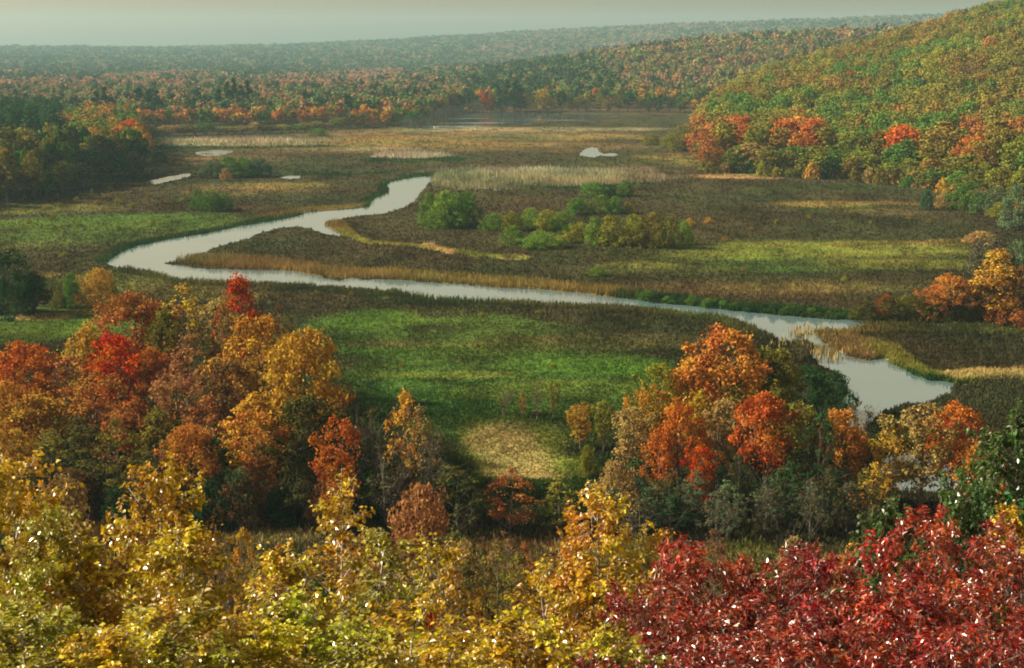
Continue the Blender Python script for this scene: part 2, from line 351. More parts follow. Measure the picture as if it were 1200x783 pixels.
M_LAKE = water_mat('dark_lake_water', 1.6, (.03, .045, .04), .02, .05)

# ------------------------------------------------------------------ ground sheet
def build_ground():
    az = np.concatenate([np.linspace(-180, -38, 36)[:-1], np.linspace(-38, -24, 60)[:-1], np.linspace(-24, 24, 620), np.linspace(24, 38, 60)[1:], np.linspace(38, 180, 36)[1:-1]])
    az = np.radians(az)
    rr = np.concatenate([np.geomspace(.4, 60, 90)[:-1], np.geomspace(60, 120, 80)[:-1], np.geomspace(120, 620, 560)[:-1], np.geomspace(620, 1150, 170)[:-1], np.geomspace(1150, 6800, 150)])
    A, RR = np.meshgrid(az, rr); X = RR*np.sin(A); Y = RR*np.cos(A)
    Z = terrain(X, Y); C, hh = ground_colour(X, Y, Z)
    wm = in_water(X.ravel(), Y.ravel()).reshape(X.shape)
    bump = (N1.f(X, Y, 3, 2)) * .14
    Z = np.where(wm, -.5, Z + bump*(Y > 110))
    nr, na = X.shape
    V = np.stack([X, Y, Z], -1).reshape(-1, 3)
    i, j = np.meshgrid(np.arange(nr-1), np.arange(na), indexing='ij'); j2 = (j+1) % na
    F = np.stack([i*na+j, i*na+j2, (i+1)*na+j2, (i+1)*na+j], -1).reshape(-1, 4)
    me = mk_mesh('ground', V, F[:, ::-1], [M_GROUND], smooth_=True); add_col(me, C.reshape(-1, 3))
    tag(link('ground', me), kind='structure')
build_ground()
for nm, P in WATERS:
    bm_v = np.c_[P, np.full(len(P), .03)]
    me = bpy.data.meshes.new(nm); me.from_pydata([tuple(v) for v in bm_v], [], [list(range(len(P)))])
    me.materials.append(M_LAKE if nm in ('lake', 'reed_pool') else M_WATER)
    import bmesh
    b = bmesh.new(); b.from_mesh(me); bmesh.ops.triangulate(b, faces=b.faces[:])
    for f in b.faces:
        if f.normal.z < 0: f.normal_flip()
    b.to_mesh(me); b.free()
    tag(link(nm, me), kind='structure')

# ------------------------------------------------------------------ marsh plants: one tufted sheet of grass and one of reeds
def blades(x, y, z, w, h, col, rng, per=2, lean=.25, tip=.35):
    n = len(x); V = []; C = []
    for k in range(per):
        a = rng.uniform(0, 2*np.pi, n); dx = np.cos(a)*w*.5; dy = np.sin(a)*w*.5
        ox = rng.normal(0, w*.4); oy = rng.normal(0, w*.4)
        bx = x + rng.normal(0, 1, n)*w*.5; by = y + rng.normal(0, 1, n)*w*.5
        lx = rng.normal(0, lean, n)*h; ly = rng.normal(0, lean, n)*h; hh = h*rng.uniform(.6, 1.2, n)
        p0 = np.stack([bx-dx, by-dy, z-.05], -1); p1 = np.stack([bx+dx, by+dy, z-.05], -1)
        p2 = np.stack([bx+lx+dx*tip, by+ly+dy*tip, z+hh], -1); p3 = np.stack([bx+lx-dx*tip, by+ly-dy*tip, z+hh*rng.uniform(.7, 1.1, n)], -1)
        V.append(np.stack([p0, p1, p2, p3], 1)); c = col*rng.uniform(.84, 1.17, (n, 1)); C.append(np.repeat(c[:, None, :], 4, 1))
    V = np.concatenate(V).reshape(-1, 3); C = np.concatenate(C).reshape(-1, 3)
    return V, C
def marsh_plants():
    rng = np.random.default_rng(11)
    n = 420000
    px = rng.uniform(-140, 1340, n); py = 134 + (660-134)*rng.power(1.35, n)
    x, y = G(px, py)
    z = terrain(x, y)
    ok = (z < .25) & ~in_water(x, y) & (np.hypot(x, y) < 1020)
    x, y = x[ok], y[ok]
    c, h = cover(x, y)
    r = np.hypot(x, y)
    tall = h > 1.05
    w = np.clip(r/1400*1.15, .22, .9)
    out = []
    s = ~tall
    V, C = blades(x[s], y[s], np.zeros(s.sum()), w[s]*1.2, h[s]*rng.uniform(.35, .9, s.sum()), np.clip(c[s], .01, .6), rng, 2)
    me = mk_mesh('marsh_grass', V, np.arange(len(V)).reshape(-1, 4), [M_GRASS]); add_col(me, C)
    tag(link('marsh_grass', me), 'low brown and green marsh grass covering the wetland around the river', 'grass', kind='stuff')
    # taller reeds: denser
    n = 900000
    px = rng.uniform(-60, 1260, n); py = 140 + (470-140)*rng.power(1.2, n)
    x, y = G(px, py); ok = ~in_water(x, y); x, y = x[ok], y[ok]
    c, h = cover(x, y); t = h > .85; x, y, c, h = x[t], y[t], c[t], h[t]; r = np.hypot(x, y)
    V, C = blades(x, y, np.zeros(len(x)), np.clip(r/1400*.9, .2, .6), h*rng.uniform(.55, 1.0, len(x)), c, rng, 1, .12, .3)
    me = mk_mesh('reeds', V, np.arange(len(V)).reshape(-1, 4), [M_GRASS]); add_col(me, C)
    tag(link('reeds', me), 'tall tan and golden reeds standing in beds and along the river banks', 'reeds', kind='stuff')
    # sparse emergent reeds out in the water off the tan reed point
    m = 220; cx = rng.choice([948, 962, 975, 935, 920, 952, 965], m); cy = np.interp(cx, [920, 935, 948, 952, 962, 965, 975], [404, 393, 389, 410, 391, 414, 418])
    x, y = G(cx + rng.normal(0, 8, m), cy + rng.normal(0, 3, m))
    V, C = blades(x, y, np.zeros(m), np.full(m, .35), rng.uniform(.5, 1.3, m), np.tile((.22, .17, .06), (m, 1)), rng, 1, .15, .3)
    me = mk_mesh('water_reeds', V, np.arange(len(V)).reshape(-1, 4), [M_GRASS]); add_col(me, C)
    tag(link('water_reeds', me), 'thin olive reeds growing out of the water where the river bends right', 'reeds', kind='stuff')
    # rough weeds on the slope below the viewpoint
    n = 60000; y = rng.uniform(8, 132, n); x = rng.uniform(-.48, .48, n)*y + rng.uniform(-4, 4, n)
    z = terrain(x, y); c, _ = ground_colour(x, y, z)
    hue = rng.random((n, 1)); c = c*.6 + np.where(hue < .5, np.array((.10, .085, .03)), np.where(hue < .8, np.array((.05, .075, .02)), np.array((.16, .09, .03))))*.5
    V, C = blades(x, y, z, np.clip(y/1400*3, .05, .3), rng.uniform(.3, 1.0, n), c, rng, 2, .3, .2)
    me = mk_mesh('slope_weeds', V, np.arange(len(V)).reshape(-1, 4), [M_GRASS]); add_col(me, C)
    tag(link('slope_weeds', me), 'rough brown weeds on the slope under the foreground trees', 'weeds', kind='stuff')
marsh_plants()

# ------------------------------------------------------------------ tree builders
def tube(pts, rad, k=5):
    pts = np.asarray(pts, float); n = len(pts); V = []
    for i in range(n):
        d = pts[min(i+1, n-1)] - pts[max(i-1, 0)]; d = d/(np.linalg.norm(d)+1e-9)
        a = np.array((1, 0, 0)) if abs(d[0]) < .8 else np.array((0, 1, 0))
        u = np.cross(d, a); u /= np.linalg.norm(u); v = np.cross(d, u)
        for j in range(k):
            t = 2*np.pi*j/k; V.append(pts[i] + rad[i]*(np.cos(t)*u + np.sin(t)*v))
    F = [(i*k+j, i*k+(j+1) % k, (i+1)*k+(j+1) % k, (i+1)*k+j) for i in range(n-1) for j in range(k)]
    return np.array(V), np.array(F)
def join_tubes(ts):
    V = []; F = []; o = 0
    for v, f in ts: V.append(v); F.append(f+o); o += len(v)
    return np.concatenate(V), np.concatenate(F)
def cards(P, Nn, size, rng, asp=.72):
    """diamond leaf sprays centred on P facing Nn"""
    n = len(P); Nn = Nn/(np.linalg.norm(Nn, axis=1, keepdims=True)+1e-9)
    a = rng.normal(size=(n, 3)); u = np.cross(Nn, a); u /= (np.linalg.norm(u, axis=1, keepdims=True)+1e-9); v = np.cross(Nn, u)
    s = (size*rng.uniform(.6, 1.35, n))[:, None]
    q = np.stack([P-u*s*.5, P-v*s*asp*.5+u*s*.08*0, P+u*s*.5, P+v*s*asp*.5], 1)
    q += (Nn*s*.12)[:, None, :] * np.array([1, -1, 1, -1])[None, :, None]
    return q.reshape(-1, 3)
def profile(shape, t, rng=None):
    if shape == 'round': return np.sqrt(np.clip(1-(2*t-1)**2, 0, 1))
    if shape == 'spread': return np.clip(np.sin(np.pi*np.clip(t, 0, 1)**.62), 0, 1)**.6 * (.55+.45*t)*1.15
    if shape == 'oval': return np.clip(np.sin(np.pi*t**.85), 0, 1)**.75
    if shape == 'vase': return (.35+.65*t)*np.clip((1-t)*6, 0, 1)**.5
    if shape == 'bush': return np.sqrt(np.clip(1-t**2, 0, 1))
    if shape == 'cone': return np.clip(1-t, 0, 1)**.8*np.clip(t*8, 0, 1)
def crown_points(shape, rng, hgt, wid, base, nclump, nleaf, cl_r, fill=.55, gap=0.0):
    """clumps of leaf sprays spread through a crown volume; returns points, normals, tints, clump centres"""
    t = rng.beta(1.7, 1.3, nclump) if shape != 'bush' else rng.beta(1.1, 1.6, nclump)
    a = rng.uniform(0, 2*np.pi, nclump) ; lob = 1 + .22*np.sin(2*a + rng.uniform(0, 6)) + .18*np.sin(3*a+rng.uniform(0, 6)) + .15*rng.normal(size=nclump)
    rad = profile(shape, t)*wid*.5*lob*(fill + (1-fill)*rng.random(nclump)**.5)
    z = base + (hgt-base)*t*(.93+.1*rng.random(nclump))
    cc = np.stack([np.cos(a)*rad, np.sin(a)*rad, z], -1)
    k = rng.integers(0, nclump, nleaf); g = rng.normal(size=(nleaf, 3)); g /= np.linalg.norm(g, axis=1, keepdims=True); rr = rng.random(nleaf)**.45
    cr = (cl_r*rng.uniform(.6, 1.3, nclump))[k][:, None]
    P = cc[k] + g*rr[:, None]*cr*np.array((1, 1, .72))
    st = rng.random(nleaf) < .16                       # stray sprays between the clumps
    a2 = rng.uniform(0, 6.28, nleaf); t2 = rng.beta(1.7, 1.3, nleaf); r2 = profile(shape, t2)*wid*.5*rng.random(nleaf)**.4*1.02
    P[st] = np.stack([np.cos(a2)*r2, np.sin(a2)*r2, base+(hgt-base)*t2], -1)[st]
    P[:, 2] = np.maximum(P[:, 2], .15)
    Nn = g*.8 + rng.normal(size=(nleaf, 3))*.55 + np.array((0, 0, .35))
    ct = rng.normal(0, .45, nclump)
    tint = np.clip(ct[k] + rng.normal(0, .4, nleaf), -1.3, 1.5)
    return P, Nn, tint, cc
def make_kind(kind, seed, nleaf, leaf, hgt=14, wid=9):
    """meshes (crown, trunk) of one specimen"""
    rng = np.random.default_rng(seed*7919+13)
    par = dict(round=('round', .30, 70, .115), spread=('spread', .24, 80, .11), oval=('oval', .14, 70, .125), vase=('vase', .2, 60, .115),
               bush=('bush', .0, 60, .14), thin=('oval', .16, 44, .10), bare=('vase', .2, 18, .12), pine=('cone', .1, 44, .14))[kind]
    shape, bf, ncl, clr = par
    if kind == 'pine':
        lev = rng.uniform(0, 1, ncl)**.8; a = rng.uniform(0, 6.28, ncl); prof = (1-lev)**.75*(.75+.5*rng.random(ncl))
        L = prof*wid*.5*.9 + .3
        k = rng.integers(0, ncl, nleaf); s = rng.random(nleaf)**.6
        z0 = hgt*(.14+.84*lev)
        P = np.stack([np.cos(a[k])*L[k]*s, np.sin(a[k])*L[k]*s, z0[k] + L[k]*s*.22], -1) + rng.normal(size=(nleaf, 3))*np.array((.055, .055, .028))*wid*(.5+(1-lev[k]))[:, None]
        Nn = rng.normal(size=(nleaf, 3))*.7 + np.array((0, 0, .7)); tint = np.clip(rng.normal(0, .35, ncl)[k]+rng.normal(0, .3, nleaf), -1.2, 1.3); cc = np.stack([np.cos(a)*L, np.sin(a)*L, z0+L*.2], -1)
        topz = hgt*.98
    else:
        P, Nn, tint, cc = crown_points(shape, rng, hgt, wid, hgt*bf, ncl, nleaf, wid*clr, .35 if kind != 'bush' else .4)
        topz = hgt*.82
    V = cards(P, Nn, leaf, rng)
    crown = mk_mesh(kind+'_crown', V, np.arange(len(V)).reshape(-1, 4), [M_LEAF]); add_tint(crown, tint)
    ts = []
    if kind == 'bush':
        for i in range(5):
            e = cc[i]*np.array((.8, .8, .7)); ts.append(tube([(0+e[0]*.05, e[1]*.05, -.3), e*.5+rng.normal(0, .1, 3), e], [.09*hgt/6, .06*hgt/6, .02], 4))
    else:
        r0 = .021*hgt if kind != 'thin' else .014*hgt
        bend = rng.normal(0, .02*hgt, (5, 2)); zz = np.linspace(-.4, topz, 5); tp = np.c_[np.cumsum(bend, 0)*.5, zz]; tp[0, :2] = 0
        ts.append(tube(tp, np.linspace(r0, r0*.18, 5), 6))
        nl = dict(bare=18, thin=14).get(kind, 12)
        for i in range(min(nl, len(cc))):
            c = cc[i]; zb = max(hgt*.12, c[2] - np.hypot(c[0], c[1])*rng.uniform(.8, 1.4) - .1*hgt); zb = min(zb, topz*.9)
            b = np.array([np.interp(zb, zz, tp[:, 0]), np.interp(zb, zz, tp[:, 1]), zb]); mid = (b+c)/2 + rng.normal(0, .03*hgt, 3) - np.array((0, 0, .02*hgt))
            rb = r0*.42*(1-zb/hgt*.6)
            ts.append(tube([b, mid, c], [rb, rb*.6, rb*.2], 4))
            if kind in ('bare', 'thin'):
                for q in range(6):
                    e = c + rng.normal(0, .07*hgt, 3) + np.array((0, 0, .05*hgt)); st = mid*(1-q/6)+c*(q/6)
                    ts.append(tube([st, (st+e)/2+rng.normal(0, .01*hgt, 3), e], [rb*.35, rb*.22, rb*.1], 3))
    tv, tf = join_tubes(ts)
    trunk = mk_mesh(kind+'_trunk', tv, tf, [M_BARK], smooth_=True)
    return crown, trunk
def single_mesh(kind, seed, nleaf, leaf, hgt, wid):
    """crown and stem in one mesh, for trees a few pixels across"""
    crown, trunk = make_kind(kind, seed, nleaf, leaf, hgt, wid)
    def arr(me):
        v = np.empty(len(me.vertices)*3, np.float32); me.vertices.foreach_get('co', v); return v.reshape(-1, 3)
    v1, v2 = arr(crown), arr(trunk)
    f2 = np.empty(len(trunk.loops), np.int32); trunk.loops.foreach_get('vertex_index', f2)
    t = np.empty(len(crown.polygons), np.float32); crown.attributes['tint'].data.foreach_get('value', t)
    F = np.concatenate([np.arange(len(v1)).reshape(-1, 4), f2.reshape(-1, 4)+len(v1)])
    me = mk_mesh(kind+'_tree', np.concatenate([v1, v2]), F, [M_LEAF, M_BARK], np.r_[np.zeros(len(t)), np.ones(len(f2)//4)])
    add_tint(me, np.r_[t, np.zeros(len(f2)//4)])
    bpy.data.meshes.remove(crown); bpy.data.meshes.remove(trunk)
    return me

C = dict(red=(.42, .032, .014), crimson=(.30, .022, .018), ored=(.50, .085, .018), orange=(.46, .145, .024), rust=(.27, .095, .035), amber=(.40, .19, .03), gold=(.40, .24, .035),
         tan=(.30, .20, .075), pinkish=(.34, .13, .07), brown=(.17, .085, .035), olive=(.17, .155, .03), ygreen=(.21, .22, .035), green=(.065, .15, .03), lgreen=(.11, .21, .045),
         dgreen=(.03, .075, .024), dolive=(.075, .075, .022), grey=(.11, .105, .06), ggreen=(.10, .15, .07), tealg=(.045, .12, .055), yellow=(.50, .33, .03))
C.update(lgreen=(.17, .27, .04), green=(.095, .19, .03), ygreen=(.27, .27, .035), red=(.48, .060, .006), ored=(.52, .12, .012), crimson=(.34, .04, .008), pinkish=(.32, .14, .06), olive=(.185, .175, .03), dolive=(.085, .088, .022))
C.update(pinkish=(.38, .185, .07), rust=(.36, .145, .038), amber=(.49, .255, .035), gold=(.47, .29, .04), tan=(.36, .25, .085), lgreen=(.19, .30, .04), orange=(.50, .18, .022))
C.update(lgreen=(.15, .25, .033), ygreen=(.235, .24, .03))
C.update(orange=(.46, .19, .035), ored=(.47, .13, .024))
C.update(bronze=(.25, .165, .035), dullpink=(.24, .13, .075))
C = {k: tuple(a*.78 for a in v) for k, v in C.items()}

MID = {}
def mid(kind, v):
    if (kind, v) not in MID:
        n, lf, h, w = dict(round=(4600, .42, 14, 10), spread=(5000, .42, 14, 11), oval=(4200, .40, 14, 8), vase=(3400, .38, 14, 8), bush=(3400, .36, 6, 8),
                           thin=(1500, .36, 14, 7), bare=(420, .34, 14, 7), pine=(4200, .45, 16, 9))[kind]
        MID[(kind, v)] = make_kind(kind, v+3, n, lf, h, w) + (h, w)
    return MID[(kind, v)]
TRNG = np.random.default_rng(5)
def plant(name, label, cat, x, y, z, h, w, kind, colour, group=None):
    cr, tr, h0, w0 = mid(kind, int(TRNG.integers(0, 3)))
    root = bpy.data.objects.new(name, None); COL.objects.link(root)
    root.location = (x, y, z); root.rotation_euler = (0, 0, TRNG.uniform(0, 6.28)); root.empty_display_size = 1
    root.scale = (w/w0, w/w0*TRNG.uniform(.9, 1.1), h/h0)
    tag(root, label, cat, group)
    t = link('trunk' if kind != 'bush' else 'stem', tr, root); c = link('crown' if kind != 'bush' else 'foliage', cr, root)
    k = TRNG.uniform(.88, 1.12); col = C[colour] if isinstance(colour, str) else colour
    c.color = (col[0]*k, col[1]*k*TRNG.uniform(.92, 1.08), col[2]*k, 1)
    return root
def plant_px(name, label, cat, px, yt, yb, wpx, kind, colour, group=None):
    x, y = G(px, yb); x, y = float(x), float(y); z = 0.0
    if y < 130:
        for _ in range(6):
            z = tz(x, y); xx, yy = G(px, yb, z); y = .5*y+.5*float(yy); x = float(xat(px, yb, y))
        z = tz(x, y)
    h = zat(yt, y) - z; dist = math.hypot(y, H)
    return plant(name, label, cat, x, y, z-.1, max(h, .8), wpx*dist/FPX*1.08, kind, colour, group)

# ------------------------------------------------------------------ groves and bushes of the near marsh, one by one
LG = 'trees of the grove on the left'; RG = 'trees of the grove on the right'
T = 'deciduous_tree'
GROVE = [
 # left grove, from the back
 (283,324,468,62,'oval','red','tall crimson maple standing highest in the left grove against the river',LG),
 (330,358,482,48,'thin','brown','half bare brown tree right behind the crimson maple of the left grove',LG),
 (222,335,478,84,'thin','gold','loose golden tree with dark forked limbs left of the tall crimson maple',LG),
 (262,352,486,50,'vase','tan','tan tree squeezed between the golden forked tree and the crimson maple',LG),
 (165,342,482,84,'round','rust','rust coloured round tree at the far upper left of the left grove',LG),
 (196,362,490,46,'oval','olive','small olive tree between the rust tree and the golden forked tree',LG),
 (110,378,498,62,'oval','gold','golden tree at the grass edge behind the flat red maple',LG),
 (142,394,505,86,'spread','red','flat spreading scarlet maple in the middle of the left grove',LG),
 (184,407,508,50,'round','ored','smaller red maple touching the right of the flat scarlet maple',LG),
 (36,403,528,84,'round','ored','orange red maple at the left edge beside the green meadow',LG),
 (310,374,540,96,'round','amber','amber crown below the crimson maple, left half of the big double crown',LG),
 (360,386,572,92,'round','amber','large amber brown tree standing rightmost in the left grove above its own shadow',LG),
 (224,392,525,74,'thin','pinkish','pinkish brown thin tree in the centre of the left grove',LG),
 (213,428,548,64,'vase','pinkish','rosy red tree below the centre of the left grove with dark trunk',LG),
 (246,462,572,56,'thin','rust','rust topped tree on a tall dark trunk below the rosy tree',LG),
 (84,418,535,90,'thin','rust','brownish rust tree just right of the orange red edge maple',LG),
 (272,425,560,78,'round','brown','brown orange round tree under the amber double crown',LG),
 (118,440,556,80,'vase','rust','rust tree with visible trunk beneath the flat scarlet maple',LG),
 (16,445,560,64,'round','orange','orange tree at the left frame edge under the orange red maple',LG),
 (48,462,566,92,'round','gold','broad golden olive tree low on the left frame side',LG),
 (160,468,574,74,'oval','rust','dull rust tree lower middle of the left grove',LG),
 (192,480,584,60,'oval','olive','olive gold tree beside the dull rust tree in the left grove',LG),
 (300,462,592,80,'oval','amber','golden amber tree at the front right of the left grove',LG),
 (306,482,606,62,'vase','orange','bright orange flaring tree at the front of the left grove',LG),
 (226,496,606,66,'round','orange','orange gold tree at the front of the left grove above dark shade',LG),
 (365,466,600,86,'round','dolive','dark olive brown tree under the large amber tree',LG),
 (398,492,640,66,'vase','ored','fiery orange red tree alone at the right foot of the left grove',LG),
 (98,490,592,80,'thin','dolive','dark olive thin tree in the shaded front of the left grove',LG),
 (140,492,602,66,'thin','olive','pale olive thin tree in the shaded front of the left grove',LG),
 (62,505,590,70,'thin','olive','olive thin tree near the left frame side in front of the grove',LG),
 (18,505,600,60,'round','gold','golden tree at the left frame side in front of the grove',LG),
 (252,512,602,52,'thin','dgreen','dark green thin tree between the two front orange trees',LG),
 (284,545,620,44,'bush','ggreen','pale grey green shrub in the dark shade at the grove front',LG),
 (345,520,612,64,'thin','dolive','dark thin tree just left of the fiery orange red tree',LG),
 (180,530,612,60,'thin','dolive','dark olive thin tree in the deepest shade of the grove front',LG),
 (420,445,580,56,'bare','brown','almost bare tree in the dark shade right of the amber tree',LG),
 (447,470,600,58,'bare','dolive','leafless dark tree left of the golden brown tree by the shade edge',LG),
 (478,458,606,52,'thin','amber','golden brown upright thin tree right of the grove shade',LG),
 (495,478,612,50,'thin','tan','tan thin tree leaning beside the golden brown upright tree',LG),
 (508,505,618,64,'bare','grey','leafless grey tree between the thin tan tree and the straw patch',LG),
 (455,520,620,56,'bare','grey','leafless grey tree in front of the dark shade by the fiery tree',LG),
 (535,545,630,70,'thin','dolive','dark olive thin tree left below the straw patch',LG),
 (492,566,690,84,'bush','pinkish','rounded pinkish rust bush in front of the dark shade',LG),
 (80,558,680,76,'bush','tan','rounded tan bush in front of the dark shade at left',LG),
 (18,290,368,62,'bush','dgreen','tall dark green bush at the left frame edge by the green meadow',LG),
 (42,318,366,30,'oval','dolive','dark olive tree behind the green shrubs by the left meadow',LG),
 # right grove
 (845,388,545,92,'round','orange','large orange red crown highest in the right grove',RG),
 (806,418,545,64,'oval','amber','amber tree left of the large orange crown in the right grove',RG),
 (882,408,532,70,'round','dolive','dark olive tree in the shade of the large orange crown',RG),
 (906,410,522,62,'round','olive','olive bronze tree right of the dark olive tree in the right grove',RG),
 (772,428,548,50,'vase','ygreen','yellow olive tree at the left end of the right grove top',RG),
 (940,428,500,52,'round','dgreen','dark green tree at the water edge of the right grove',RG),
 (974,434,486,46,'bush','dgreen','dark round bush at the water, rightmost of the right grove',RG),
 (938,390,424,22,'thin','dolive','olive sapling at the river edge above the dark green tree',RG),
 (795,470,582,50,'round','ored','round orange red maple at the left of the right grove front',RG),
 (822,500,586,24,'oval','ored','narrow red tree touching the left orange red maple of the right grove',RG),
 (818,458,560,40,'oval','yellow','small yellow tree behind the front orange red maples',RG),
 (895,459,592,68,'round','ored','largest round orange red maple at the front of the right grove',RG),
 (844,470,575,54,'vase','tan','pale tan tree between the two round orange red maples',RG),
 (862,446,556,56,'vase','olive','olive tree above the pale tan tree in the right grove',RG),
 (906,446,556,46,'oval','olive','olive tree above the largest orange red maple',RG),
 (740,476,572,58,'vase','tan','tan cream tree at the left foot of the right grove',RG),
 (757,452,560,44,'vase','amber','amber tree just behind the tan cream tree',RG),
 (984,482,596,56,'round','orange','orange tree standing in front of the river pool',RG),
 (930,472,594,62,'vase','olive','olive gold tree right of the largest orange red maple',RG),
 (957,482,604,52,'thin','dgreen','dark green thin tree beside the orange tree by the pool',RG),
 (1076,474,606,84,'vase','tan','golden tan tree below the river pool',RG),
 (1112,474,596,64,'round','ored','orange red tree right behind the golden tan tree',RG),
 (1145,520,616,62,'round','orange','orange tree low at the right by the green leaves',RG),
 (1040,500,604,46,'vase','gold','golden tree left of the golden tan tree at the pool tip',RG),
 (1022,540,626,50,'thin','gold','thin golden tree in front of the back pool',RG),
 (1000,470,590,40,'bare','grey','bare grey tree overlapping the pool edge',RG),
 (680,472,528,34,'vase','amber','small amber tree alone at the left of the tan cream tree',RG),
 (706,470,532,30,'vase','ygreen','small yellow green tree next to the small amber tree',RG),
 (820,524,606,36,'vase','red','small scarlet sapling below the left orange red maple',RG),
 (770,505,590,40,'oval','ored','small orange red sapling between tan tree and left orange red maple',RG),
 (590,455,487,30,'bare','brown','bare brown bush standing in the green meadow',RG),
 (612,458,489,12,'thin','rust','slim rusty sapling in the green meadow',RG),
 (630,445,492,26,'bare','olive','bare forked tree in the green meadow',RG),
 (649,446,491,16,'vase','ygreen','slim yellow green sapling in the green meadow',RG),
 (598,548,628,60,'thin','rust','thin rust bush at the near edge of the straw patch',RG),
 (655,560,622,44,'thin','ygreen','thin yellow green bush right of the straw patch',RG),
 (720,540,618,62,'bush','tan','low tan brush beyond the gold foreground tree',RG),
 (688,520,560,20,'bush','ygreen','small yellow bush right of the straw patch',RG),
 (1165,294,378,52,'oval','amber','tall amber tree at the right edge by the dark ditch',RG),
 (1112,322,376,46,'round','orange','orange round tree left of the tall amber tree by the ditch',RG),
 (1085,336,375,40,'bush','rust','rust bush left of the orange round tree by the ditch',RG),
 (1058,346,374,26,'bush','olive','small olive bush at the left end of the ditch trees',RG),
 (1036,344,373,16,'bush','red','tiny red bush at the left end of the ditch trees',RG),
 (1140,326,378,44,'round','brown','brown tree between the orange tree and the tall amber tree',RG),
 (1192,312,380,46,'round','brown','brown tree right of the tall amber tree at the frame edge',RG),
 (1180,345,382,40,'bush','rust','rust bush under the tall amber tree',RG),
 (1158,276,326,54,'bush','grey','grey olive bush beyond the tall amber tree',RG),
 (1190,280,330,40,'bush','ggreen','grey green bush at the right edge behind the amber tree',RG),
]
for i, px in enumerate((1012, 1040, 1068, 1092, 1118, 1144, 1168, 1194, 1216)):  # added bushes; their dark colour stands in for shade beneath the ditch trees
    plant_px('bush', 'dark bush added to stand for the shade at the foot of the amber trees along the ditch', 'bush', px, 352-(i % 3)*4, 376, 34, 'bush', 'dolive', 'bushes added as dark shade along the ditch')
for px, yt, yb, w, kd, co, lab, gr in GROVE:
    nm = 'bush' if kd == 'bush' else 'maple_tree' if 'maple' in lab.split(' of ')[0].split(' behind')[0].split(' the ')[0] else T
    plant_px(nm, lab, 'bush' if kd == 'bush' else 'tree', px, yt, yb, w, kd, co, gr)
# sparse grey green understorey in front of the right grove
for i in range(26):
    px = 715 + i*12 + TRNG.uniform(-8, 8); yb = TRNG.uniform(600, 645)
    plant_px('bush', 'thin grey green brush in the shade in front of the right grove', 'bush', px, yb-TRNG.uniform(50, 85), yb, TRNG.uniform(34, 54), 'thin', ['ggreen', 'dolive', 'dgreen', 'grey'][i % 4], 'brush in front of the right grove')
for i in range(22):
    px = 20 + i*24 + TRNG.uniform(-10, 10); yb = TRNG.uniform(600, 625)
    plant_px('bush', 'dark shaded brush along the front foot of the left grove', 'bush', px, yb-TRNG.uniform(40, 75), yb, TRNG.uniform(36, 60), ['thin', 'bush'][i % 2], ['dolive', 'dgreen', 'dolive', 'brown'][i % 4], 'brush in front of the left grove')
MB = 'bushes on the marsh'
for i, (px, py) in enumerate([(68,232),(90,235),(70,243),(55,246),(115,240),(145,239),(155,243),(138,237),(195,239),(62,258),(76,300),(60,294),(100,290),(93,266),(34,262),(214,236),(120,250),(180,262),(128,222),(108,227),(48,252),(66,310),(565,371),(632,368),(412,347),(372,346),(452,352),(910,262),(880,270),(948,256),(1000,250),(1020,262),(1066,258),(1090,262),(990,330),(1010,338),(870,318),(560,306),(470,262),(690,268),(850,283),(1060,300),(905,300),(585,470),(470,430),(540,425),(648,432)]):
    plant_px('tussock', f"small {['bronze', 'olive', 'yellow green', 'yellow green'][i % 4]} tussock dotting the open marsh", 'tussock', px, py-TRNG.uniform(4, 7), py, TRNG.uniform(4, 10), 'bush', ['bronze', 'olive', 'ygreen', 'ygreen'][i % 4], f"{['bronze', 'olive', 'yellow green', 'yellow green'][i % 4]} tussocks on the marsh")
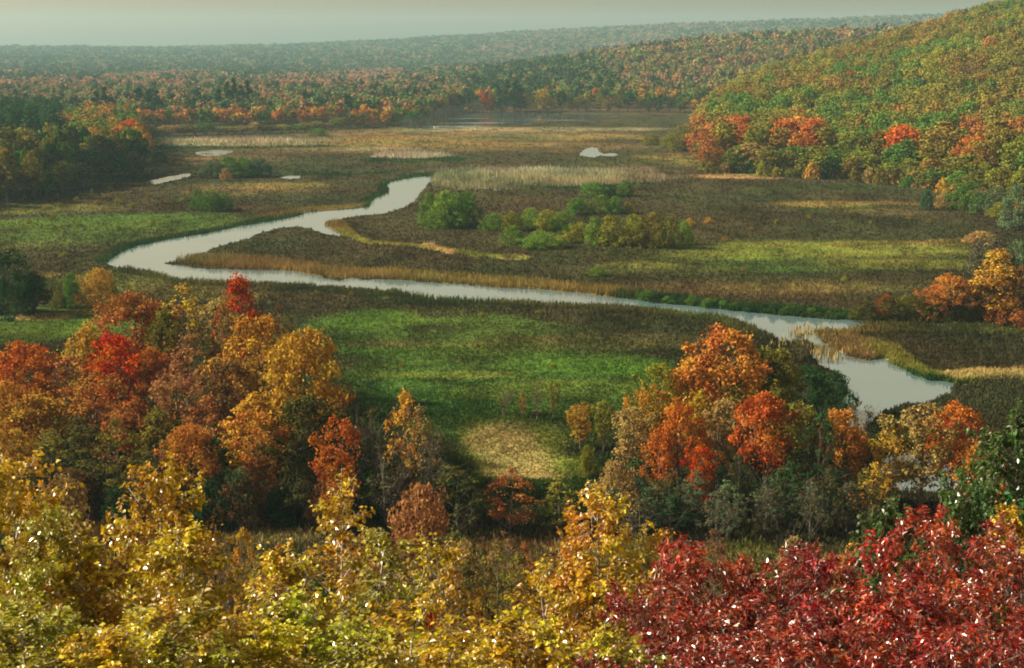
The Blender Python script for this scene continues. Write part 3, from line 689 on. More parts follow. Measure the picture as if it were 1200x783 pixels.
BUSH = [
 (504,226,263,34,'green','left bush of the large green clump beside the river neck'),(524,222,265,40,'lgreen','bright middle bush of the large green clump beside the river neck'),
 (546,224,264,36,'green','right bush of the large green clump beside the river neck'),(516,238,267,30,'lgreen','low front bush of the large green clump beside the river neck'),(536,236,267,30,'green','low dark front bush of the large green clump beside the river neck'),
 (578,250,270,26,'lgreen','green bush at the left tip of the long thicket'),(598,247,271,24,'ygreen','yellowish bush second from the left tip of the long thicket'),(621,243,269,28,'lgreen','tall green bush in the back row of the long thicket'),
 (641,245,270,30,'ygreen','yellow green bush in the back row of the long thicket'),(658,247,271,24,'lgreen','green bush at the right end of the thicket back row'),
 (601,264,286,24,'lgreen','green bush in front of the left part of the thicket'),(632,270,291,42,'lgreen','broad low green bush at the front of the thicket'),(657,275,289,20,'ygreen','small yellowish bush right of the broad low bush'),
 (680,260,284,30,'ygreen','yellow green bush at the centre of the long thicket'),(697,254,287,28,'lgreen','green bush right of centre in the long thicket'),(716,252,288,36,'ygreen','large yellow green bush in the long thicket'),
 (742,250,289,34,'ygreen','yellow topped dark bush in the right half of the thicket'),(763,249,290,38,'olive','golden olive bush in the right half of the thicket'),(784,254,291,30,'olive','olive bush near the right end of the thicket'),
 (800,258,287,20,'lgreen','slim green bush at the right end of the thicket'),(668,262,282,22,'green','small dark bush amid the thicket centre'),
 (677,231,251,30,'green','dark green bush above the thicket centre'),(705,228,250,26,'lgreen','bright bush right of the dark bush above the thicket'),(721,229,251,20,'green','small bush right of the bright bush above the thicket'),
 (695,212,231,28,'green','left bush of the upper three above the thicket'),(715,215,230,18,'dgreen','middle dark bush of the upper three above the thicket'),(733,210,230,20,'green','right bush of the upper three above the thicket'),(736,236,250,14,'olive','small olive bush right above the thicket'),
 (232,222,246,20,'green','left bush of the little trio on the left marsh'),(247,222,248,22,'green','middle bush of the little trio on the left marsh'),(264,225,247,20,'green','right bush of the little trio on the left marsh'),
 (250,187,209,26,'ggreen','pale left bush of the long green clump by the side channel'),(268,184,208,28,'green','second bush of the long green clump by the side channel'),(286,184,208,28,'green','third bush of the long green clump by the side channel'),(306,185,207,24,'tealg','right end bush of the long green clump by the side channel'),(265,196,212,12,'tan','small tan bush before the long green clump'),
 (186,178,191,20,'dgreen','small dark bush at the tip of the left forest'),(798,146,177,32,'olive','olive bush near the foot of the right hill'),(784,154,174,18,'ygreen','small bush left of the olive bush near the hill foot'),(762,156,170,20,'olive','low bush farther left of the hill foot'),
 (1086,222,246,16,'tealg','small teal green bush on the right marsh edge'),(1108,224,244,26,'tan','tan bush between two green bushes on the right marsh edge'),(1134,212,247,40,'green','large dark green bush on the right marsh edge'),(1164,218,252,34,'ggreen','grey green bush right of the dark green one'),(1190,216,268,44,'ggreen','tall grey green bush at the right frame edge'),(1170,236,256,24,'ygreen','yellowish bush before the grey green bushes'),(1150,270,288,30,'tan','tan weedy bush on the right marsh'),
 (85,318,360,24,'green','bright green shrub by the left meadow'),(115,313,360,40,'gold','pale gold shrub by the left meadow'),(131,324,356,16,'lgreen','small green shrub right of the pale gold shrub'),(68,340,361,14,'olive','small olive shrub left of the bright green shrub'),
 (700,313,324,20,'lgreen','single small green bush on the marsh above the river'),(808,255,266,10,'gold','tiny golden bush right of the thicket'),(830,254,262,10,'gold','tiny yellow bush farther right of the thicket'),
 (375,150,160,18,'green','small green bush at the end of the pale reed strip'),
]
for px, yt, yb, w, co, lab in BUSH:
    plant_px('bush', lab, 'bush', px, yt, yb, w, 'bush', co, MB)
for i in range(30):
    px = 752 + i*8.6 + TRNG.uniform(-5, 5); yb = np.interp(px, [740, 800, 900, 1010], [350.5, 356.5, 367, 373.5])
    plant_px('shrub', 'low dark green shrub in the row along the far river bank', 'shrub', px, yb-TRNG.uniform(5, 13), yb, TRNG.uniform(8, 22), 'bush', ['dgreen', 'green'][i % 2], 'shrub row along the far river bank')

# ------------------------------------------------------------------ forests: individuals in front, merged canopy behind
FAR = {}
def farm(kind, v):
    if (kind, v) not in FAR:
        n, lf, h, w = dict(round=(1500, .75, 14, 10), oval=(1300, .72, 14, 8.5), pine=(800, .95, 18, 9), bush=(600, .75, 5, 7), spread=(900, .95, 14, 11))[kind]
        FAR[(kind, v)] = (single_mesh(kind, v+31, n, lf, h, w), h, w)
    return FAR[(kind, v)]
PAL = {
 'hill': [('olive', .40), ('ygreen', .14), ('green', .22), ('bronze', .14), ('rust', .025), ('dgreen', .08)],
 'hillfoot': [('olive', .3), ('ygreen', .22), ('bronze', .12), ('orange', .04), ('ored', .02), ('rust', .05), ('green', .17), ('tan', .1)],
 'left': [('dolive', .22), ('green', .26), ('olive', .26), ('dgreen', .08), ('orange', .05), ('amber', .06), ('ygreen', .08)],
 'shore': [('olive', .3), ('amber', .08), ('green', .24), ('dgreen', .18), ('rust', .07), ('ygreen', .1), ('tan', .03)],
 'rusty': [('rust', .3), ('orange', .12), ('amber', .18), ('olive', .25), ('green', .15)],
 'second': [('green', .24), ('dgreen', .28), ('olive', .30), ('amber', .06), ('rust', .07), ('tan', .05)],
 'plain': [('rust', .06), ('pinkish', .13), ('rust', .07), ('olive', .30), ('green', .27), ('dgreen', .15)],
 'ridge': [('dgreen', .35), ('green', .25), ('olive', .22), ('dullpink', .12)],
}
WORD = dict(red='scarlet', crimson='crimson', ored='orange red', orange='orange', rust='rust brown', amber='amber', gold='golden', tan='tan', pinkish='pinkish', brown='brown', olive='olive',
            ygreen='yellow green', green='green', lgreen='bright green', dgreen='dark green', dolive='dark olive', grey='grey', ggreen='grey green', tealg='teal green', yellow='yellow', bronze='bronze', dullpink='dull pink')
FR = np.random.default_rng(21)
def pick(p): return FR.choice([a for a, _ in PAL[p]], p=np.array([b for _, b in PAL[p]])/sum(b for _, b in PAL[p]))
def fartree(x, y, h, w, kind, co, zone):
    me, h0, w0 = farm(kind, int(FR.integers(0, 3)))
    o = link({'pine': 'pine_tree', 'bush': 'bush'}.get(kind, 'maple_tree' if co in ('red', 'ored') else T), me, None, (x, y, tz(x, y)-.3)); o.rotation_euler = (0, 0, FR.uniform(0, 6.28)); o.scale = (w/w0, w/w0, h/h0)
    c = C[co]; k = FR.uniform(.8, 1.2); o.color = (c[0]*k*FR.uniform(.85, 1.15), c[1]*k, c[2]*k, 1)
    noun = {'pine': 'pine', 'bush': 'bush'}.get(kind, 'maple' if co in ('red', 'ored') else 'tree')
    tag(o, f'{WORD[co]} {noun} {zone}', 'bush' if kind == 'bush' else 'tree', f'{WORD[co]} {noun}s {zone}')
    return o
def scatter(cond, n, spacing, xr, yr, rng):
    """dart throwing on a grid"""
    x = rng.uniform(*xr, n); y = rng.uniform(*yr, n); m = cond(x, y); x, y = x[m], y[m]
    key = np.floor(x/spacing).astype(int)*100003 + np.floor(y/spacing).astype(int)
    _, i = np.unique(key, return_index=True)
    return x[i], y[i]
def ppx(x, y): return 600 + FPX*x/np.maximum(y, 1)
# --- right hill
hx, hy = scatter(lambda x, y: (np.hypot(x, y) > np.interp(ppx(x, y), HPX, HFR)-4) & (np.hypot(x, y) < np.interp(ppx(x, y), HPX, HCR)+60) & (ppx(x, y) > 818 - (np.hypot(x, y) > 620)*2) & (ppx(x, y) < 1420), 60000, 8.7, (60, 620), (350, 1150), FR)
hq = N2.f(hx, hy, 70, 3)
hr = np.hypot(hx, hy); foot = np.interp(ppx(hx, hy), HPX, HFR)
inview = ppx(hx, hy) < 1225
order = np.argsort(np.where(inview, hr - foot*.55, 1e9)); NI = 105
PATCH = [(838,175,'rust'),(865,160,'ored'),(925,160,'ored'),(945,165,'ored'),(935,150,'orange'),(1055,195,'ored'),(1062,168,'ored'),(1150,165,'ored'),(1140,160,'rust'),(1185,165,'rust'),(1150,185,'ored'),(825,200,'red'),(850,150,'bronze'),(1020,165,'bronze'),(826,150,'rust')]
rest = []
for k, i in enumerate(order):
    x, y = float(hx[i]), float(hy[i]); z = tz(x, y); d = hr[i]-foot[i]
    u, v = to_px(x, y, z+8); co = pick('hillfoot' if d < 45 else 'hill')
    if co in ('ored', 'orange') and FR.random() < .6: co = 'olive'
    if d > 45 and FR.random() < .55: co = 'olive' if .42 < hq[i] < .5 else 'green' if hq[i] >= .56 else 'ygreen' if hq[i] >= .5 else 'bronze' if FR.random() < .6 else 'olive'
    for a, b, c in PATCH:
        if abs(u-a) < 11 and abs(v-b) < 11 and FR.random() < .8: co = c
    h = FR.uniform(11, 18) if d > 18 else FR.uniform(6, 12); w = FR.uniform(9, 16) * (.8 if d < 18 else 1)
    if u < 835: h *= .9
    if k < NI: fartree(x, y, h, w, FR.choice(['round', 'oval', 'spread']), co, 'on the lower slope of the wooded right hill')
    else: rest.append((x, y, z, h, w, co))
# low bushes along the hill foot
for i in range(34):
    px = 825 + i*11.6 + FR.uniform(-4, 4); fy = float(np.interp(px, HPX, HFY)) + FR.uniform(-1, 3); x, y = G(px, fy)
    fartree(float(x), float(y), FR.uniform(3.5, 6.5), FR.uniform(4, 6.5), 'bush', FR.choice(['tan', 'ygreen', 'olive', 'gold', 'green', 'orange'], p=[.25, .25, .2, .12, .1, .08]), 'along the marsh edge of the right hill')

def merged(name, trees, ncard, size, label, seed, muted=0):
    """one canopy mesh from many simple crowns"""
    rng = np.random.default_rng(seed); t = np.array([(a, b, c, d, e) for a, b, c, d, e, _ in trees]); n = len(t)
    cl = np.array([C[q] if isinstance(q, str) else q for *_, q in trees])
    ncl = 14 if ncard > 100 else 7
    g = rng.normal(size=(n, ncl, 3)); g /= np.linalg.norm(g, axis=2, keepdims=True); g[..., 2] = np.abs(g[..., 2])*.9 - .25
    k = rng.integers(0, ncl, (n, ncard)); cc = np.take_along_axis(g, k[..., None].repeat(3, 2), 1)*.62
    s = rng.normal(size=(n, ncard, 3)); s /= np.linalg.norm(s, axis=2, keepdims=True)
    P = cc + s*(rng.random((n, ncard, 1))**.5)*.42
    P[..., 0] *= t[:, 4:5]*.5; P[..., 1] *= t[:, 4:5]*.5; P[..., 2] = t[:, 2:3] + t[:, 3:4]*(.60 + .42*P[..., 2])
    P[..., 0] += t[:, 0:1]; P[..., 1] += t[:, 1:2]
    Nn = s*.9 + rng.normal(size=s.shape)*.28 + np.array((0, 0, .4))
    V = cards(P.reshape(-1, 3), Nn.reshape(-1, 3), size, rng, .8)
    g0 = cl.mean(1, keepdims=True); cl = (cl*.75 + g0*.25)*1.05 if muted else cl
    c = cl*rng.uniform(.82, 1.18, (n, 1))
    kc = np.take_along_axis(rng.uniform(.85, 1.18, (n, ncl)), k, 1)
    c = c[:, None, :]*kc[..., None]*rng.uniform(.85, 1.17, (n, ncard, 1))
    me = mk_mesh(name, V, np.arange(len(V)).reshape(-1, 4), [M_FAR]); add_col(me, np.repeat(c.reshape(-1, 3), 4, 0))
    tag(link(name, me), label, 'woodland', kind='stuff')
merged('hill_woodland', rest, 260, 1.1, 'olive and gold woodland covering the upper slope of the right hill', 41)

# --- left forest
LFX = [-260, -60, 0, 60, 130, 172]; LFY = [262, 248, 240, 229, 214, 211]
LFR = [float(np.hypot(*G(p, y))) for p, y in zip(LFX, LFY)]
lx, ly = scatter(lambda x, y: (ppx(x, y) < 172 - np.clip((np.hypot(x, y)-560)*.06, 0, 40)) & (ppx(x, y) > -220) & (np.hypot(x, y) > np.interp(ppx(x, y), LFX, LFR)) & (np.hypot(x, y) < 860), 60000, 6.8, (-460, -100), (330, 860), FR)
lr = np.hypot(lx, ly); order = np.argsort(np.where(ppx(lx, ly) > -15, lr, 1e9)); rest = []
for k, i in enumerate(order):
    x, y = float(lx[i]), float(ly[i]); d = lr[i]-np.interp(ppx(x, y), LFX, LFR); u = ppx(x, y)
    co = pick('left'); kind = FR.choice(['round', 'oval', 'spread']); h = FR.uniform(13, 19); w = FR.uniform(7, 10.5)
    if d < 12: h = FR.uniform(8, 16); co = FR.choice(['dolive', 'dgreen', 'green', 'olive'])
    if u > 158 and d < 60: co = FR.choice(['dgreen', 'dolive', 'amber'])
    if lr[i] > 620 and u < 75: kind = 'pine'; co = 'dgreen'; h = FR.uniform(18, 25)
    if k < 75: fartree(x, y, h, w, kind, co, 'in the left forest beside the marsh')
    else: rest.append((x, y, 0, h, w, co))
merged('left_woodland', rest, 150, 1.25, 'mixed dark woodland behind the left forest edge', 42)
fx, fy = G(163, 178); 
for (u, v, co) in [(150, 165, 'ored'), (160, 160, 'red'), (168, 166, 'ored'), (145, 172, 'orange')]:
    x, y = G(u, v+22); fartree(float(x), float(y)-4, 16, 9, 'round', co, 'glowing at the tip of the left forest')

# --- far shore, a row of individuals on the lake and marsh edge
SHX = [100, 180, 260, 350, 372, 420, 480, 560, 640, 700, 760, 818]; SHY = [160, 160, 158, 156, 153, 150, 147, 131, 132, 132.5, 133, 134]
SHR = [float(np.hypot(*G(p, y))) for p, y in zip(SHX, SHY)]
def shore(px, zone, co, h, w, kind, back=0., ind=True):
    y = float(np.interp(px, SHX, SHY)); r = float(np.interp(px, SHX, SHR)) + back
    x, yy = G(px, y); s = r/np.hypot(x, yy)
    if ind: fartree(float(x*s), float(yy*s), h, w, kind, co, zone)
    else: SHREST.append((float(x*s), float(yy*s), tz(float(x*s), float(yy*s)), h, w, co))
SHREST = []
for row, back in ((0, 2), (1, 12), (2, 24)):
    for px in np.arange(150, 820, 9.5 if row else 11.5):
        px = px + FR.uniform(-4, 4)
        if px < 400:
            z = 'in the rusty wood beyond the pale reed strip'; co = pick('rusty')
            h = FR.uniform(11, 15); 
            if row == 0: h = FR.uniform(4, 7); co = FR.choice(['ygreen', 'olive', 'tan', 'green'])
            shore(px, z, co, h, FR.uniform(8, 11), 'round', back*1.6 + (14 if row else 0), row == 0)
        elif px < 500:
            z = 'on the low shore left of the lake'; co = pick('rusty') if FR.random() < .6 else pick('shore')
            shore(px, z, co, FR.uniform(7, 11) if row == 0 else FR.uniform(10, 15), FR.uniform(7, 10), 'round', back*1.5, row == 0)
        elif px > 555:
            z = 'on the far shore of the lake'; co = pick('shore')
            shore(px, z, co, FR.uniform(13, 20) if row else FR.uniform(8, 16), FR.uniform(8, 11), FR.choice(['round', 'oval']), back*1.5, row == 0)
        else:
            z = 'behind the stone bridge'; shore(px, z, pick('shore'), FR.uniform(12, 18), FR.uniform(8, 11), 'round', back*1.5 + 40, row == 0)
for px, h, w, kind, co, z in [(567, 17, 5, 'oval', 'red', 'standing slim by the lake beside the dark pines'), (575, 15, 6, 'oval', 'ored', 'standing slim by the lake beside the dark pines'), (585, 20, 10, 'pine', 'dgreen', 'in the dark pine clump on the lake shore'), (594, 24, 12, 'pine', 'dgreen', 'in the dark pine clump on the lake shore'),
        (604, 23, 12, 'pine', 'dgreen', 'in the dark pine clump on the lake shore'), (611, 18, 9, 'pine', 'dgreen', 'in the dark pine clump on the lake shore'), (634, 17, 9, 'oval', 'yellow', 'bright on the far lake shore right of the pines'), (642, 14, 8, 'oval', 'gold', 'bright on the far lake shore right of the pines'),
        (410, 20, 10, 'pine', 'dgreen', 'dark above the rusty low shore')]:
    shore(px, z, co, h, w, kind, -1)
for px, back, h in [(268, 120, 26), (276, 130, 28), (284, 125, 24), (292, 135, 27), (258, 140, 22), (186, 100, 22), (176, 110, 22), (165, 105, 24), (235, 150, 20), (115, 90, 22), (125, 95, 24)]:
    shore(px, 'rising above the rusty wood', 'dgreen', h, 11, 'pine', back)
merged('lakeshore_woodland', SHREST, 150, 1.5, 'mixed autumn woodland standing behind the first trees of the far shore', 43)
# --- far canopy
def colour_far(x, y, u, r):
    n = N2.f(x, y*.5, 160, 3); out = []
    for a, b, c, d, q in zip(x, y, u, r, n):
        if c > 545 and d < 2400:
            p = 'hill' if FR.random() < np.clip((c - 600)/160, .1, .8) else 'second'
            q2 = pick(p)
            if c > 690 and d > 1150 and FR.random() < .42: q2 = FR.choice(['rust', 'bronze', 'dullpink', 'olive', 'olive'])
            if d < 1700 and c < 720 and FR.random() < .5: q2 = FR.choice(['dgreen', 'green'])
        else:
            q2 = pick('plain' if d < 2500 else 'ridge')
            if d > 2500: out.append('dullpink' if (c > 560 and q < .47 and FR.random() < .5) else q2); continue
            if q > .56 and FR.random() < .75: q2 = FR.choice(['dgreen', 'green', 'dolive'])
            elif q < .5 and 1350 < d < 2450 and c < 470 and FR.random() < .5: q2 = FR.choice(['rust', 'dullpink', 'pinkish'])
        out.append(q2)
    return out
def shore_r(u): return np.interp(u, SHX, SHR)
for nm, r0, r1, sp, nc, sz, lab in (('lowland_forest', 0, 1500, 7.8, 60, 2.1, 'red and green autumn forest beyond the far end of the marsh'), ('distant_forest', 1500, 2700, 10.5, 26, 3.4, 'hazy autumn forest stretching across the plain'), ('ridge_forest', 2700, 6200, 17, 15, 5.2, 'blue hazy forest on the farthest ridges')):
    lim = math.sin(R(24))*r1
    x, y = scatter(lambda x, y: (np.hypot(x, y) > np.maximum(r0, shore_r(ppx(x, y)) + np.where(ppx(x, y) < 400, 60, 40))) & (np.hypot(x, y) < r1) & (np.abs(np.arctan2(x, y)) < R(23.5)) & ~((ppx(x, y) > 812) & (np.hypot(x, y) < np.interp(ppx(x, y), HPX, HCR)+60)), int(1.3*(2*lim*(r1-max(r0, 700)*.8))/sp**2*1.6), sp, (-lim, lim), (max(r0, 700)*.85, r1), FR)
    z = terrain(x, y); u = ppx(x, y); r = np.hypot(x, y); cl = colour_far(x, y, u, r)
    hh = FR.uniform(11, 19, len(x)); ww = sp*FR.uniform(1.0, 1.5, len(x))
    pines = np.array([c in ('dgreen',) for c in cl]); hh = np.where(pines, hh*1.2, hh)
    print(nm, len(x))
    merged(nm, list(zip(x, y, z, hh, ww, cl)), nc, sz, lab, 50+int(sp), 1)

# ------------------------------------------------------------------ stone bridge and boat at the lake
M_STONE = bark_mat('bridge_stone', (.16, .15, .12), (.30, .28, .22), 1.2)
def bridge():
    x0, y0 = G(484, 130.5); x1, _ = G(563, 130.5); y0 = float(y0)+6; L = float(x1-x0); h = 4.6; wd = 6
    root = bpy.data.objects.new('stone_bridge', None); COL.objects.link(root); root.location = (float(x0), y0, 0)
    tag(root, 'low grey stone bridge with one arch at the far left end of the lake', 'bridge')
    ac, ar = L*.82, 5.0
    b = bmesh.new()
    arch = [(ac + ar*math.cos(t), max(-.4, ar*.62*math.sin(t))) for t in np.linspace(math.pi, 0, 15)]
    pts = [(0, -.4)] + arch + [(L, -.4), (L, h-.5), (L*.8, h), (0, h-.9)]
    for yy in (0, wd): pass
    f = [b.verts.new((p[0], 0, p[1])) for p in pts]; g = [b.verts.new((p[0], wd, p[1])) for p in pts]
    b.faces.new(f); b.faces.new(g[::-1])
    for i in range(len(pts)): b.faces.new((f[i-1], g[i-1], g[i], f[i]))
    bmesh.ops.triangulate(b, faces=[q for q in b.faces if len(q.verts) > 4]); bmesh.ops.recalc_face_normals(b, faces=b.faces[:])
    me = bpy.data.meshes.new('span'); b.to_mesh(me); b.free(); me.materials.append(M_STONE); link('span', me, root)
    for yy in (-.15, wd-.25):
        v, q = [], []
        for xx, zz in ((0, h-.9), (L*.8, h), (L, h-.5)):
            v += [(xx, yy, zz-.1), (xx, yy+.4, zz-.1), (xx, yy+.4, zz+.9), (xx, yy, zz+.9)]
        for s in (0, 4):
            for a in range(4): q.append((s+a, s+(a+1) % 4, s+4+(a+1) % 4, s+4+a))
        q += [(0, 1, 2, 3), (8, 9, 10, 11)]
        link('parapet', mk_mesh('parapet', v, q, [M_STONE]), root)
bridge()
def boat():
    x, y = G(511, 150); m, nt, out = new_mat('white_paint'); p = nt.nodes.new('ShaderNodeBsdfPrincipled'); p.inputs['Base Color'].default_value = (.8, .8, .77, 1); p.inputs['Roughness'].default_value = .5; nt.links.new(p.outputs[0], out.inputs[0])
    root = bpy.data.objects.new('rowing_boat', None); COL.objects.link(root); root.location = (float(x), float(y)+3, .05); root.rotation_euler = (0, 0, .4); root.scale = (.7, .7, .7)
    tag(root, 'tiny white boat at the near edge of the far lake', 'boat')
    V = []; F = []; n = 9
    for i in range(n):
        t = i/(n-1); w = .75*math.sin(math.pi*(.12+.8*t))**.6*(1 if t < .9 else .6); xx = -2.1+4.2*t; sh = .75+.35*(2*t-1)**2
        V += [(xx, -w, sh), (xx, -w*.75, .1), (xx, w*.75, .1), (xx, w, sh), (xx, w*.85, sh-.03), (xx, w*.6, .25), (xx, -w*.6, .25), (xx, -w*.85, sh-.03)]
    for i in range(n-1):
        for k in range(8): F.append((i*8+k, i*8+(k+1) % 8, i*8+8+(k+1) % 8, i*8+8+k))
    F += [(0, 1, 2, 3), ((n-1)*8, (n-1)*8+1, (n-1)*8+2, (n-1)*8+3)]
    link('hull', mk_mesh('hull', V, F, [m]), root)
    for xx in (-.7, .7):
        V = [(xx-.14, -.6, .6), (xx+.14, -.6, .6), (xx+.14, .6, .6), (xx-.14, .6, .6), (xx-.14, -.6, .66), (xx+.14, -.6, .66), (xx+.14, .6, .66), (xx-.14, .6, .66)]
        link('bench', mk_mesh('bench', V, [(0, 1, 2, 3), (4, 5, 6, 7), (0, 1, 5, 4), (1, 2, 6, 5), (2, 3, 7, 6), (3, 0, 4, 7)], [m]), root)
boat()

# ------------------------------------------------------------------ foreground trees with real leaves
def leaf_quads(P, D, Nn, ln, wd, fold, rng):
    """folded leaves: base, left, tip, right; D is the leaf axis, Nn its face"""
    D = D/(np.linalg.norm(D, axis=1, keepdims=True)+1e-9); S = np.cross(D, Nn); S /= (np.linalg.norm(S, axis=1, keepdims=True)+1e-9); U = np.cross(S, D)
    s = rng.uniform(.5, 1.3, len(P))[:, None]; l = ln*s; w = wd*s
    a = P; t = P + D*l - U*l*.12
    m1 = P + D*l*.30 + S*w*.5 + U*w*fold; m2 = P + D*l*.62 + S*w*.40 + U*w*fold*.8
    m3 = P + D*l*.30 - S*w*.5 + U*w*fold; m4 = P + D*l*.62 - S*w*.40 + U*w*fold*.8
    V = np.stack([a, m1, m2, t, m4, m3], 1).reshape(-1, 3); o = np.arange(len(P))[:, None]*6
    F = np.concatenate([o+np.array([0, 1, 2, 3]), o+np.array([0, 3, 4, 5])], 1).reshape(-1, 4)
    return V, F
def fore_mesh(seed, hgt, wid, nb, ntw, nlf, ln, wd, mode):
    rng = np.random.default_rng(seed); ts = []; LP = []; LD = []; LN = []; LT = []
    nz = 8; zz = np.linspace(-.5, hgt*.97, nz); tp = np.c_[np.cumsum(rng.normal(0, .010*hgt, (nz, 2)), 0), zz]; tp[0, :2] = 0
    r0 = .010*hgt; ts.append(tube(tp, np.linspace(r0, r0*.12, nz), 6))
    at = lambda z: np.array([np.interp(z, zz, tp[:, 0]), np.interp(z, zz, tp[:, 1]), z])
    for i in range(nb):
        f = (i+.5)/nb; z = hgt*(.22+.76*f**.85); a = i*2.4 + rng.normal(0, .4)
        prof = np.clip(1.08-f, .06, 1)**(.75 if mode != 'oak' else .5); L = wid*.5*prof*rng.uniform(.65, 1.25)
        up = rng.uniform(.5, 1.0) if mode != 'oak' else rng.uniform(.3, .9)
        d = np.array((math.cos(a), math.sin(a), up)); d /= np.linalg.norm(d)
        b = at(z); e = b + d*L; m = b + d*L*.5 + np.array((0, 0, -.04*L))
        ts.append(tube([b, m, e], [r0*.4*(1-f*.7)+.004, r0*.25*(1-f*.7)+.003, .004], 4))
        nt_ = max(3, int(ntw*(.35+prof)))
        ct = rng.normal(0, .35)
        for j in range(nt_):
            s = rng.uniform(.18, 1) if mode != 'oak' else 1 - .5*rng.random()**1.6; st = b*(1-s)+e*s; td = d*.7 + rng.normal(size=3)*.75 + np.array((0, 0, .25)); td /= np.linalg.norm(td)
            tl = rng.uniform(.25, .62)*(.6+.5*prof)*wid/3.4; te = st + td*tl
            if mode != 'oak' or j % 2 == 0: ts.append(tube([st, te], [.006, .003], 3))
            n = max(3, int(nlf*rng.uniform(.6, 1.4))); q = rng.uniform(.12, 1.05, n) if mode != 'oak' else 1 - rng.random(n)**2*.55
            P = st + td*tl*q[:, None] + rng.normal(0, .035, (n, 3))
            side = rng.normal(size=(n, 3)); side -= (side@td)[:, None]*td
            side /= np.linalg.norm(side, axis=1, keepdims=True)
            droop = -.55 if mode != 'oak' else -.35
            D = side*.8 + td*.45 + np.array((0, 0, droop)) + rng.normal(0, .2, (n, 3))
            LP.append(P); LD.append(D); LN.append(np.array((0, 0, 1.)) + rng.normal(0, .55, (n, 3)) + side*.3); LT.append(np.clip(ct + rng.normal(0, .45, n) + rng.normal(0, .2), -1.2, 1.4))
    P = np.concatenate(LP); V, F = leaf_quads(P, np.concatenate(LD), np.concatenate(LN), ln, wd, .18, rng)
    lm = M_GLOSSY if mode == 'oak' else M_FORE
    crown = mk_mesh('leafy_crown', V, F, [lm]); add_tint(crown, np.repeat(np.concatenate(LT), 2))
    tv, tf = join_tubes(ts); trunk = mk_mesh('leafy_trunk', tv, tf, [M_BIRCH if mode == 'birch' else M_BARK], smooth_=True)
    print('fore', mode, len(P))
    return crown, trunk, hgt, wid
FORE = {'birch': [fore_mesh(s, 8, 3.8, 44, 13, 27, .078, .060, 'birch') for s in (1, 2, 3)], 'thinbirch': [fore_mesh(s, 8, 3.0, 36, 9, 19, .078, .060, 'birch') for s in (4, 5)],
        'oak': [fore_mesh(s, 8, 4.6, 34, 16, 34, .118, .050, 'oak') for s in (6, 7, 8)], 'broad': [fore_mesh(s, 8, 4.2, 38, 11, 22, .11, .085, 'broad') for s in (9, 10)]}
YB = (.39, .265, .006); YG = (.27, .245, .012); GO = (.40, .235, .010); RD = (.19, .012, .003); RD2 = (.25, .019, .003); GR = (.035, .085, .014); OR = (.45, .14, .02)
def fore(px, yt, D, w, kind, col, label, group):
    x = float(xat(px, yt, D)); z = tz(x, D); h = float(zat(yt, D)) - z + .1
    ms = FORE[kind]; cr, tr, h0, w0 = ms[int(TRNG.integers(0, len(ms)))]
    root = bpy.data.objects.new({'birch': 'birch_tree', 'thinbirch': 'birch_tree', 'oak': 'oak_tree', 'broad': 'broadleaf_tree'}[kind], None); COL.objects.link(root)
    k = h/(h0*(1.10 if kind == 'oak' else 1.03)); root.location = (x, D, z); ws = w/w0*(1.12 if kind == 'oak' else 1.28); root.scale = (ws, ws, k); root.rotation_euler = (0, 0, TRNG.uniform(0, 6.28)); tag(root, label, 'tree', group)
    link('trunk', tr, root); c = link('crown', cr, root); c.color = col + (1,)
YT = 'yellow birches in the foreground'; RT = 'red oaks in the foreground'
